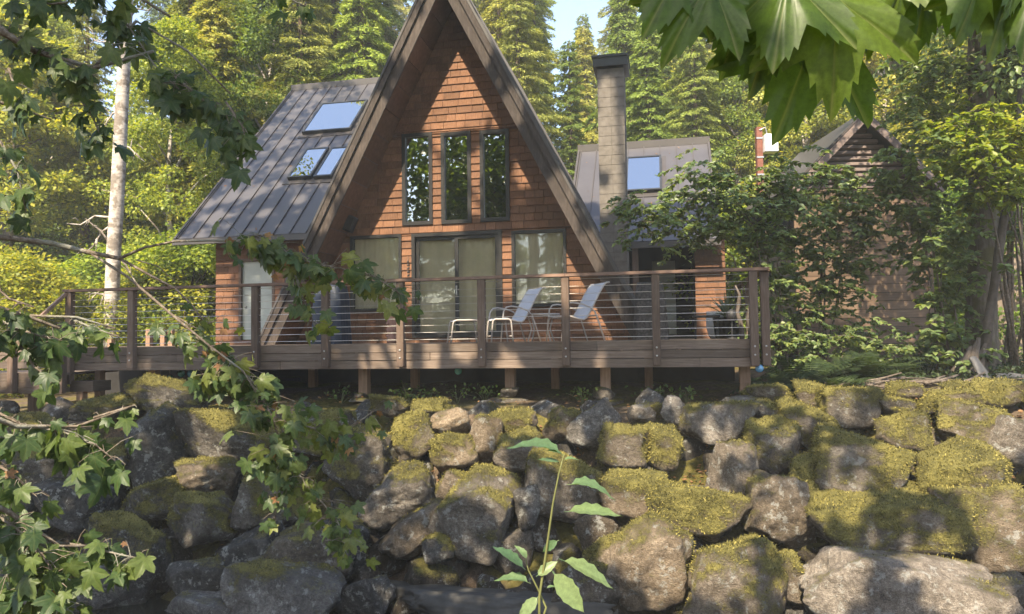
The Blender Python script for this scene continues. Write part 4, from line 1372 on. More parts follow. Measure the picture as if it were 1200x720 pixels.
def moss_tufts(o, rng, density=3000):
    """short moss fibres standing on the mossy parts of a boulder"""
    v, fa, nn, mask = ROCK_DATA[o.data.name]
    fm = mask[fa].mean(1)
    fnm = nn[fa].mean(1)
    a, b, c = v[fa[:, 0]], v[fa[:, 1]], v[fa[:, 2]]
    area = np.linalg.norm(np.cross(b - a, c - a), axis=1) / 2
    wgt = area * np.clip((fm + 0.03) * 1.7, 0, 1) * (fnm[:, 1] < 0.35)
    n = int(density * wgt.sum())
    if n < 20: return
    pick = rng.choice(len(fa), n, p=wgt / wgt.sum())
    u = rng.random((n, 2)); fl = u.sum(1) > 1; u[fl] = 1 - u[fl]
    P = a[pick] + (b - a)[pick] * u[:, :1] + (c - a)[pick] * u[:, 1:] - fnm[pick] * 0.004
    T = fnm[pick] * 0.9 + rng.normal(size=(n, 3)) * 0.55 + [0, -0.1, -0.25]
    N = rng.normal(size=(n, 3)) + fnm[pick]
    L = rng.uniform(0.014, 0.045, n)
    vv_, q_ = leaf_quads(P, T, N, L, rng.uniform(0.003, 0.006, n))
    stuff(put('moss', np_mesh('moss', vv_, q_, 'moss_tuft'), o))

# (centre px x, y, width px, height px, turn degrees (clockwise), moss, warm, bright, label)
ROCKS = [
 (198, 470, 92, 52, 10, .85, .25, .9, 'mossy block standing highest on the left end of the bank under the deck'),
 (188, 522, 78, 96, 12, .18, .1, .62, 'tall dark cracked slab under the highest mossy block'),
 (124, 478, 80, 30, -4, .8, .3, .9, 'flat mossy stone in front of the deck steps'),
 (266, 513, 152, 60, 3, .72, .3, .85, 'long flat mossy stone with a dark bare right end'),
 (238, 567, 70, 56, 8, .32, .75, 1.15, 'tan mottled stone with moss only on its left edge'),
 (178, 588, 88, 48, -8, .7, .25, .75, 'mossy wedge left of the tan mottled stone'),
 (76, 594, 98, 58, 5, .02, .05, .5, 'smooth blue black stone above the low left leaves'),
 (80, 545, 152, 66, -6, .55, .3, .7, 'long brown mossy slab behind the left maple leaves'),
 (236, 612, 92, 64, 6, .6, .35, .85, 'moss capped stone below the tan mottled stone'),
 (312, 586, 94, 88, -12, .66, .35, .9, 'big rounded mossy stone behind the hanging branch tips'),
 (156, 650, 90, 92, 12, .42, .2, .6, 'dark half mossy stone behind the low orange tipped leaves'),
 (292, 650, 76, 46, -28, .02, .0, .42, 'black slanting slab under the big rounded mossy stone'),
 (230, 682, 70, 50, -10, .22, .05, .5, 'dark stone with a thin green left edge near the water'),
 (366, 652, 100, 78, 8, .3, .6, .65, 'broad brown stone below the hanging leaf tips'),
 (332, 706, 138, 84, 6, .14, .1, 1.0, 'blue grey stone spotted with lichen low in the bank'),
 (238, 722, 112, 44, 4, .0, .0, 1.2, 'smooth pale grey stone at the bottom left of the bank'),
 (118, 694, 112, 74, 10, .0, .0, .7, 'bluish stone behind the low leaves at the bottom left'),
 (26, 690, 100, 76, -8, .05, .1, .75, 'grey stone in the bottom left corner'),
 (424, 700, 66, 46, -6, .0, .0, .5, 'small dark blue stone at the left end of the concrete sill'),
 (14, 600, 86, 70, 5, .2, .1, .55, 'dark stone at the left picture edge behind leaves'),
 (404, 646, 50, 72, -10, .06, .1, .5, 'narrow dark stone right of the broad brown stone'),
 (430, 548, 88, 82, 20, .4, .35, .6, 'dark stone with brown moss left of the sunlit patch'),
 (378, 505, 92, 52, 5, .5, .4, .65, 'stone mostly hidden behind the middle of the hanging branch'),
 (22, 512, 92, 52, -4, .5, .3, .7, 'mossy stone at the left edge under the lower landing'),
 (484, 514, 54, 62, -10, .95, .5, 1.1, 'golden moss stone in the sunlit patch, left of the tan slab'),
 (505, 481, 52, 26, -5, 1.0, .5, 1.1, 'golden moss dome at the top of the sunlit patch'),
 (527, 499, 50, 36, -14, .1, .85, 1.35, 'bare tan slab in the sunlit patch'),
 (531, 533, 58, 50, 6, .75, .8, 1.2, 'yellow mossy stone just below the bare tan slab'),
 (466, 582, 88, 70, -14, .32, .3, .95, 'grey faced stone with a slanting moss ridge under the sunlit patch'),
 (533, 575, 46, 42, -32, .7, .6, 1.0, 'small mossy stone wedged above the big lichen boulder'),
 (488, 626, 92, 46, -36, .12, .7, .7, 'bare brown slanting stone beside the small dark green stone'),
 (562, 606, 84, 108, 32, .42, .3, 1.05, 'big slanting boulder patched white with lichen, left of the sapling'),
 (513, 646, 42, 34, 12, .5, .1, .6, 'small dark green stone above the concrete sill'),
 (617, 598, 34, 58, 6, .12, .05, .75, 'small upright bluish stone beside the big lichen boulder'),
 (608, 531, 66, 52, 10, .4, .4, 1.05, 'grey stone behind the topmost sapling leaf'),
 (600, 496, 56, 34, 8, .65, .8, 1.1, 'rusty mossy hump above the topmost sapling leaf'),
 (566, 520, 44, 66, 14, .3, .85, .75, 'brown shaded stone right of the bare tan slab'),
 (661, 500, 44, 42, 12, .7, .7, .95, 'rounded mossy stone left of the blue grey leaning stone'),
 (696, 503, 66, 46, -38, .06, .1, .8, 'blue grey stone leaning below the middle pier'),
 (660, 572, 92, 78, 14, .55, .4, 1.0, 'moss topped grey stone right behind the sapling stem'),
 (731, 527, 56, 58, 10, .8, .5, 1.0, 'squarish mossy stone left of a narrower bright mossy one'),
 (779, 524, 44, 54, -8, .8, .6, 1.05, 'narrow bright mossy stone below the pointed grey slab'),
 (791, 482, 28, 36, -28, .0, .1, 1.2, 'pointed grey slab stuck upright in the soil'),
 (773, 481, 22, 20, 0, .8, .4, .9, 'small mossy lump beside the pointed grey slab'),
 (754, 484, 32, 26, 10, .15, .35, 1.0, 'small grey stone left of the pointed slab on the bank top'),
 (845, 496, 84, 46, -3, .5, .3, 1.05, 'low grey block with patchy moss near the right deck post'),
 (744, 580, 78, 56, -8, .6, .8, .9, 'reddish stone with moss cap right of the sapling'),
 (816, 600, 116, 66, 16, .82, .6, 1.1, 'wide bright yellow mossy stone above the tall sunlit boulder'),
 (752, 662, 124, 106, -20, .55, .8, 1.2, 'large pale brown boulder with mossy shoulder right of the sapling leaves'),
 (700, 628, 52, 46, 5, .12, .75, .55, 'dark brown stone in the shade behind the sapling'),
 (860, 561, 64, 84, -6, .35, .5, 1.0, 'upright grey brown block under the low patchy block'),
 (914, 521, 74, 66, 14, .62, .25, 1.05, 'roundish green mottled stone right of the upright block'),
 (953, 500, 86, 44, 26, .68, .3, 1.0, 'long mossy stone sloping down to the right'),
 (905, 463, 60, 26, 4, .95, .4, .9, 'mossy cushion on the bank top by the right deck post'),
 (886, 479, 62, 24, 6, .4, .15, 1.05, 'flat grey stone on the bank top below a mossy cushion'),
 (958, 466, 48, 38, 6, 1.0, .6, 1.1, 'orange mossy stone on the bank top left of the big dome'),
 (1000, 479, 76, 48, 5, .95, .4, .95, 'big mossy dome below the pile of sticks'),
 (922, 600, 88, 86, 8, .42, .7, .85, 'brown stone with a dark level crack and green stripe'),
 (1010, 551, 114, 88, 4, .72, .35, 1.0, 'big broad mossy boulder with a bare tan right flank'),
 (950, 566, 46, 60, -6, .85, .3, .7, 'shaded mossy stone wedged left of the broad boulder'),
 (1064, 514, 66, 62, 10, .75, .6, .95, 'mossy stone strewn with dry leaves right of the dome'),
 (1055, 475, 50, 26, 0, .9, .3, .85, 'low dark moss cushion right of the dome'),
 (1066, 457, 40, 18, 0, 1.0, .5, 1.0, 'small golden moss cushion touching the stick pile'),
 (1112, 472, 76, 30, -4, .95, .6, 1.05, 'flat golden moss stone on the right bank top'),
 (1152, 497, 94, 58, 3, .95, .6, 1.05, 'wide golden mossy boulder near the right edge'),
 (1172, 460, 62, 30, 4, 1.0, .6, 1.1, 'bright moss mound at the far right of the bank top'),
 (1128, 457, 40, 22, 0, .85, .7, 1.1, 'little lit stone on the bank top left of the far right mound'),
 (1130, 556, 118, 66, -4, .78, .6, 1.05, 'long stone with hanging golden moss over a dark gap'),
 (1041, 617, 176, 78, -2, .88, .35, .95, 'huge flat mossy boulder lying across the right of the bank'),
 (1172, 628, 98, 110, -8, .45, .8, 1.0, 'large tan boulder with moss top at the right edge'),
 (1058, 705, 226, 104, 3, .1, .35, 1.25, 'largest pale grey boulder roughened with lichen at the bottom right'),
 (866, 688, 118, 112, 10, .6, .55, 1.0, 'rough mossy boulder at the bottom, right of the pale brown one'),
 (926, 680, 34, 56, -8, .7, .6, 1.0, 'small bright moss stone between two bottom boulders'),
 (1188, 522, 52, 66, 10, .2, .4, .95, 'bare grey stone at the right edge under the golden boulder'),
 (1192, 704, 56, 50, -6, .08, .3, .6, 'dark stone in the bottom right corner'),
 (1101, 660, 26, 14, 8, .0, .8, 1.35, 'small pinkish flat stone wedged under the huge flat boulder'),
 (455, 478, 46, 26, 6, .75, .6, .9, 'low mossy stone at the foot of the left centre post'),
 (690, 690, 80, 60, 4, .2, .4, .55, 'dark stone behind the lowest sapling leaves'),
]
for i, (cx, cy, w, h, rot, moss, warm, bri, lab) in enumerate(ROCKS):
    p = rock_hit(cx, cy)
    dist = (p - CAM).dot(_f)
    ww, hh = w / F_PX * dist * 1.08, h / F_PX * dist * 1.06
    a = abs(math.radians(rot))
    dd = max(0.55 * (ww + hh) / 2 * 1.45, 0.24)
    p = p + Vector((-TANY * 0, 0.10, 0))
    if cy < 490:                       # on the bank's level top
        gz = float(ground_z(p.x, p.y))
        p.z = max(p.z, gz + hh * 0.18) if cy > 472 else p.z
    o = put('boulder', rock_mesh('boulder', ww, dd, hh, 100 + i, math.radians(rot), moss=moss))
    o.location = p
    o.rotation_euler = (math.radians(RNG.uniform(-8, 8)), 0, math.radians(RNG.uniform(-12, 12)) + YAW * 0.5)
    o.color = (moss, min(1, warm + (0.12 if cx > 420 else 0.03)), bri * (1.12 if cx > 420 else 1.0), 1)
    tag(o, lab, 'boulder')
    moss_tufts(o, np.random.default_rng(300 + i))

# the bank goes on past both edges of the picture
ern = random.Random(44)
for k in range(22):
    right = k < 13
    px = (1262 + (k % 4) * 70) if right else (-70 - (k % 3) * 75)
    py = 470 + (k // 4 if right else (k - 13) // 3) * 66 + ern.uniform(-12, 12)
    p = rock_hit(px + ern.uniform(-12, 12), py) + Vector((0, 0.1, 0))
    dist = (p - CAM).dot(_f)
    o = put('boulder', rock_mesh('boulder', ern.uniform(80, 110) / F_PX * dist, 0.7, ern.uniform(62, 80) / F_PX * dist, 700 + k, math.radians(ern.uniform(-20, 20)), False, moss=ern.uniform(.3, .8)))
    o.location = p
    o.color = (.6, .5, 1, 1)
    tag(o, 'boulder continuing the bank past the %s edge of the picture' % ('right' if right else 'left'), 'boulder', 'boulders past the %s picture edge' % ('right' if right else 'left'))

# stones packed behind the face, showing only in the gaps
chink = [np_mesh_ for np_mesh_ in (rock_mesh('chink', 0.55, 0.45, 0.42, 900 + k, 0, False) for k in range(5))]
crn = random.Random(21)
n_ch = 0
for r_ in range(8):
    for c_ in range(18):
        px = -20 + c_ * 72 + (36 if r_ % 2 else 0) + crn.uniform(-14, 14)
        py = 480 + r_ * 34 + crn.uniform(-8, 8)
        p = rock_hit(px, py) + Vector((0.10, 0.48, -0.16))
        o = put('chink_stone', chink[crn.randrange(5)])
        o.location = p
        o.rotation_euler = (crn.uniform(0, 6), crn.uniform(0, 6), crn.uniform(0, 6))
        s = crn.uniform(0.7, 1.15)
        o.scale = (s, s, s)
        o.color = (crn.uniform(.1, .5), crn.uniform(.1, .8), crn.uniform(.35, .65), 1)  # low brightness paints the shadow of the gaps into the stones
        tag(o, 'small stone wedged in a gap between the boulders, coloured dark for shade', 'stone', 'small stones packed between the boulders')

# mossy concrete piers under the deck posts
for px, py, w, h, lab in ((597, 467, 46, 20, 'mossy square concrete pier under the deck post below the chairs'), (708, 468, 46, 24, 'stepped mossy concrete pier under the deck post right of centre'), (425, 466, 30, 10, 'low concrete pier under the left centre deck post')):
    Yp = DY + 0.39
    p = hit(px, py, Yp)
    dist = (HM @ p - CAM).dot(_f)
    ww, hh = w / F_PX * dist, h / F_PX * dist
    t = thing('concrete_pier', lab, 'pier', matrix=HM @ Matrix.Translation((p.x, Yp, p.z - hh / 2)))
    a = put('base_block', rock_mesh('pier_base', ww, 0.55, hh * 0.62, int(px), 0, False, 1.6), t, Matrix.Translation((0, 0, hh * 0.30)))
    b = put('top_block', rock_mesh('pier_top', ww * 0.55, 0.34, hh * 0.7, int(px) + 1, 0, False, 1.6), t, Matrix.Translation((0, 0, hh * 0.82)))
    for o in (a, b):
        o.color = (.75, .4, .9, 1)
# concrete sill at the foot of the bank
p0_, p1_ = rock_hit(436, 694), rock_hit(690, 702)
mid = (p0_ + p1_) / 2
o = put('concrete_sill', rock_mesh('concrete_sill', (p1_ - p0_).length * 1.25, 0.75, 0.42, 77, 0, True, 2.4, 'concrete'))
o.location = mid + Vector((0.1, 0.15, -0.20))
o.rotation_euler = (math.radians(-12), 0, YAW)
tag(o, 'long dark concrete sill along the water under the middle boulders', 'concrete sill')

# ================================================================== shed, fence, pole on the right
SD = 16.0
def shed_pt(px, py, d=SD):
    return at(px, py, d)
apex = shed_pt(1011, 134)
eL, eR = shed_pt(922, 226), shed_pt(1103, 216)
ez = (eL.z + eR.z) / 2
shx0, shx1 = eL.x + 0.18, shed_pt(1093, 300).x
scx = apex.x
gz = float(ground_z(scx, SD)) - 0.15
shed = thing('garden_shed', 'brown clapboard garden shed with slatted gable behind the shrubs', 'shed', (scx, SD, gz))
def S(x, y, z): return (x - scx, y - SD, z - gz)
swall = MB().box(S(shx0 + 0.05, SD + 0.04, gz), S(shx1 - 0.05, SD + 3.0, ez + 0.05)).build('wall', 'foundation', shed)
z = gz + 0.25
bh = 0.185
while z < ez - 0.02:
    board('clapboard', 'clapboard', swall, S(shx0, SD - 0.012, z), S(shx1, SD + 0.02, min(z + bh - 0.012, ez)), Matrix.Rotation(math.radians(4), 4, 'X'))
    z += bh
for sx in (shx0, shx1 - 0.09):
    board('corner_board', 'clapboard', swall, S(sx - 0.01, SD - 0.045, gz), S(sx + 0.10, SD - 0.02, ez))
gab = MB().prism([S(shx0, SD + 0.06, ez), S(shx1, SD + 0.06, ez), S(scx, SD + 0.06, apex.z - 0.15)], (0, 2.9, 0)).build('gable', 'foundation', shed)
z = ez + 0.02
gsl = (apex.z - 0.12 - ez)
while z < apex.z - 0.25:
    f = 1 - (z - ez + 0.06) / gsl
    xa, xb = scx + (shx0 - scx) * f, scx + (shx1 - scx) * f
    board('louver', 'louver_wood', gab, S(xa, SD - 0.02, z), S(xb, SD + 0.05, z + 0.075), Matrix.Rotation(math.radians(-22), 4, 'X'))
    z += 0.125
for s, e in ((-1, eL), (1, eR)):
    d = Vector((e.x - scx, 0, ez - 0.05 - apex.z))
    L = d.length
    ux = d.normalized()
    un = Vector((-ux.z, 0, ux.x)) if s < 0 else Vector((ux.z, 0, -ux.x))
    if un.z < 0: un = -un
    for name, mat, n0, th, y0, y1 in (('roof_slab', 'trim_metal', 0.0, 0.05, -0.30, 3.2), ('barge_board', 'louver_wood', -0.14, 0.13, -0.36, -0.302)):
        c = Vector((scx, SD + (y0 + y1) / 2, apex.z)) + ux * (L / 2) + un * (n0 + th / 2)
        M = Matrix(((ux.x, 0, un.x, c.x - scx), (0, 1, 0, c.y - SD), (ux.z, 0, un.z, c.z - gz), (0, 0, 0, 1)))
        put(name, unit_box(mat), shed, M @ Matrix.Diagonal((L, y1 - y0, th, 1)))

# board fence at the far right
fx0 = at(1168, 330, 18.0)
fz0 = float(ground_z(fx0.x, 18.0)) - 0.1
fence = thing('board_fence', 'dark vertical board fence behind the big tree at the right edge', 'fence', (fx0.x, 18.0, fz0))
ft = at(1185, 284, 18.0).z - fz0
for k in range(22):
    board('fence_board', 'fence_wood', fence, (k * 0.15, 0, 0.03), (k * 0.15 + 0.142, 0.022, ft + crn.uniform(-0.02, 0.02)))
for k in range(3):
    board('fence_post', 'fence_wood', fence, (k * 1.5 + 0.02, 0.07, 0), (k * 1.5 + 0.12, 0.17, ft - 0.05))
for zz in (0.4, ft - 0.4):
    board('fence_rail', 'fence_wood', fence, (0, 0.023, zz), (3.3, 0.068, zz + 0.09))

# red post with a white box among the trees
pb = at(893, 215, 21.0)
bz = float(ground_z(pb.x, 21.0)) - 0.1
pole = thing('service_post', 'reddish wooden post carrying a white box among the trees', 'post', (pb.x, 21.0, bz))
ptop = at(892, 147, 21.0).z - bz
MB().bbox((-0.085, -0.085, 0), (0.085, 0.085, ptop), 0.01).build('post', 'red_paint', pole)
for zz in (ptop - 0.35, ptop - 0.9, ptop - 1.4):
    MB().bbox((-0.10, -0.10, zz), (0.10, -0.086, zz + 0.05), 0.003).build('strap', 'bolt_steel', pole)
wb = at(904, 167, 21.0)
MB().bbox((wb.x - pb.x - 0.17, -0.22, wb.z - bz - 0.26), (wb.x - pb.x + 0.20, 0.10, wb.z - bz + 0.25), 0.02).build('white_box', 'white_paint', pole)
MB().tube([(0.0, -0.1, ptop - 0.1), (0.16, -0.1, ptop - 0.02), (0.22, -0.1, ptop - 0.3)], 0.02, 8).build('conduit', 'bolt_steel', pole)

# ================================================================== vegetation prototypes
def leaf_hex(P, T, N, L, Wd):
    P = np.asarray(P); T = norm(np.asarray(T)); N = np.asarray(N)
    N = norm(N - T * (N * T).sum(-1, keepdims=True))
    S = np.cross(T, N)
    L = np.asarray(L).reshape(-1, 1); Wd = np.asarray(Wd).reshape(-1, 1)
    v = np.stack([P, P + T * L * 0.28 + S * Wd * 0.85 + N * Wd * 0.2, P + T * L * 0.62 + S * Wd * 0.85 + N * Wd * 0.2, P + T * L - N * L * 0.12,
                  P + T * L * 0.62 - S * Wd * 0.85 + N * Wd * 0.2, P + T * L * 0.28 - S * Wd * 0.85 + N * Wd * 0.2], axis=1)
    b = np.arange(len(P)).reshape(-1, 1) * 6
    q = np.concatenate([b + np.array([[0, 1, 2, 3]]), b + np.array([[0, 3, 4, 5]])], 0)
    return v.reshape(-1, 3), q

def clump_leaves(centers, radii, per, size, rng, flat=0.6, droop=0.35, kind='quad'):
    """leaves through the outer volume of many small clumps"""
    n = len(centers)
    c = np.repeat(np.asarray(centers), per, axis=0)
    r = np.repeat(np.asarray(radii), per).reshape(-1, 1)
    d = norm(rng.normal(size=(n * per, 3)))
    rad = rng.uniform(0.25, 1.0, (n * per, 1)) ** 0.6
    off = d * rad * r * np.array([[1, 1, flat]])
    P = c + off
    T = d * 0.8 + rng.normal(size=P.shape) * 0.5 + np.array([[0, 0, -droop]])
    N = np.array([[0, 0, 0.9]]) + d * 0.55 + rng.normal(size=P.shape) * 0.45
    L = size * rng.uniform(0.7, 1.3, len(P))
    return (leaf_quads if kind == 'quad' else leaf_hex)(P, T, N, L, L * (0.34 if kind == 'quad' else 0.36))

def deciduous(name, seed, H, R, base, n_limbs, clumps, per, size, leafmat, barkmat, trunk_r, clump_r=(0.5, 0.95)):
    rng = np.random.default_rng(seed)
    m = MB()
    pts = [(0, 0, -0.3)]
    for i in range(1, 7):
        pts.append((rng.normal() * 0.12 * i / 3, rng.normal() * 0.12 * i / 3, H * 0.88 * i / 6))
    m.tube(pts, [trunk_r * (1.25 if i == 0 else 1 - 0.14 * i) for i in range(7)], 10)
    cen, rad = [], []
    for k in range(clumps):
        f = rng.uniform(0, 1)
        z = base + (H - base) * f
        env = R * (math.sin(math.pi * min(1, 0.16 + 0.84 * f)) ** 0.7) * (1.0 if f < 0.6 else 1.0)
        an = rng.uniform(0, 2 * math.pi)
        rr = env * rng.uniform(0.35, 1.0) ** 0.5 * (0.85 + 0.3 * math.sin(3 * an + seed) * 0.5)
        cen.append((rr * math.cos(an), rr * math.sin(an), z))
        rad.append(rng.uniform(*clump_r))
    for k in range(n_limbs):
        c = Vector(cen[k * len(cen) // n_limbs])
        z0 = max(base * 0.6, c.z - rng.uniform(0.8, 2.2))
        a = Vector((0, 0, min(z0, H * 0.8)))
        mid = a.lerp(c, 0.5) + Vector((0, 0, 0.25))
        m.tube([a, mid, c], [trunk_r * 0.32, trunk_r * 0.2, trunk_r * 0.07], 6)
    tr = m.mesh(name + '_trunk', barkmat, True)
    v, q = clump_leaves(cen, rad, per, size, rng)
    return tr, np_mesh(name + '_crown', v, q, leafmat)

def conifer(name, seed, H, R, base, n_br, per, leafmat, barkmat, trunk_r, droop=0.35, spray=0.34):
    rng = np.random.default_rng(seed)
    m = MB()
    m.tube([(0, 0, -0.3), (0.02, 0, H * 0.25), (0.05, 0.03, H * 0.55), (0.02, 0.0, H)], [trunk_r * 1.15, trunk_r * 0.85, trunk_r * 0.5, 0.02], 10)
    P, T, N = [], [], []
    for k in range(n_br):
        f = (k + rng.uniform()) / n_br
        z = base + (H - base) * f ** 0.92
        Lb = R * (1 - f) ** 0.7 * rng.uniform(0.35, 1.25) * (0.8 + 0.3 * math.sin(z * 1.7 + seed) * math.cos(k * 2.39996 * 2 + seed)) + 0.25
        an = k * 2.39996 + rng.uniform(-0.5, 0.5)
        dx, dy = math.cos(an), math.sin(an)
        dr = droop * rng.uniform(0.6, 1.4)
        path = []
        for i in range(5):
            g = i / 4
            path.append(Vector((dx * Lb * g, dy * Lb * g, z + Lb * (0.18 * g - dr * g * g))))
        if k % 2 == 0:
            m.tube(path[:4], [0.035 * Lb / 2 + 0.012, 0.03, 0.02, 0.01], 5, False)
        npr = max(8, int(per * Lb / R))
        g = rng.uniform(0.12, 1.0, npr) ** 0.8
        s = rng.choice([-1, 1], npr)
        wid = Lb * 0.30 * (1.05 - g) + 0.16
        lat = s * rng.uniform(0.0, 1.0, npr) * wid
        px = dx * Lb * g - dy * lat
        py = dy * Lb * g + dx * lat
        pz = z + Lb * (0.18 * g - dr * g * g) - np.abs(lat) * 0.25 + rng.normal(size=npr) * 0.04
        P.append(np.stack([px, py, pz], 1))
        t = np.stack([dx * 0.6 - dy * s * 0.75 + rng.normal(size=npr) * 0.3, dy * 0.6 + dx * s * 0.75 + rng.normal(size=npr) * 0.3, -0.55 + rng.normal(size=npr) * 0.3], 1)
        T.append(t)
        N.append(np.stack([rng.normal(size=npr) * 0.5 + dx * 0.4, rng.normal(size=npr) * 0.5 + dy * 0.4, np.full(npr, 0.75)], 1))
    P = np.concatenate(P); T = np.concatenate(T); N = np.concatenate(N)
    L = spray * rng.uniform(0.55, 1.25, len(P))
    v, q = leaf_quads(P, T, N, L, L * 0.15)
    return m.mesh(name + '_trunk', barkmat, True), np_mesh(name + '_crown', v, q, leafmat)

PROTO = {
    'fir_a': conifer('fir_a', 1, 20, 3.3, 1.2, 230, 620, 'fir_needles', 'fir_bark', 0.30, 0.42, 0.20),
    'fir_b': conifer('fir_b', 2, 20, 2.7, 3.0, 190, 560, 'fir_needles', 'fir_bark', 0.26, 0.25, 0.19),
    'cedar_a': conifer('cedar_a', 3, 17, 2.9, 0.6, 230, 620, 'cedar_needles', 'fir_bark', 0.26, 0.62, 0.21),
    'fir_c': conifer('fir_c', 9, 24, 2.6, 9.0, 230, 420, 'fir_needles', 'fir_bark', 0.36, 0.35, 0.20),
    'maple_a': deciduous('maple_a', 4, 12, 3.6, 2.0, 20, 190, 330, 0.15, 'maple_crown', 'maple_bark', 0.24),
    'maple_b': deciduous('maple_b', 5, 12, 3.0, 1.2, 18, 170, 320, 0.14, 'maple_crown', 'maple_bark', 0.20),
    'alder_a': deciduous('alder_a', 6, 13, 2.8, 2.4, 20, 190, 290, 0.12, 'alder_crown', 'alder_bark', 0.17, (0.4, 0.75)),
    'bush_a': deciduous('bush_a', 7, 3.0, 1.7, 0.2, 10, 62, 300, 0.075, 'bush_crown', 'maple_bark', 0.05, (0.3, 0.6)),
    'bush_b': deciduous('bush_b', 8, 2.6, 1.5, 0.1, 10, 56, 300, 0.07, 'bush_crown', 'maple_bark', 0.04, (0.3, 0.55)),
}
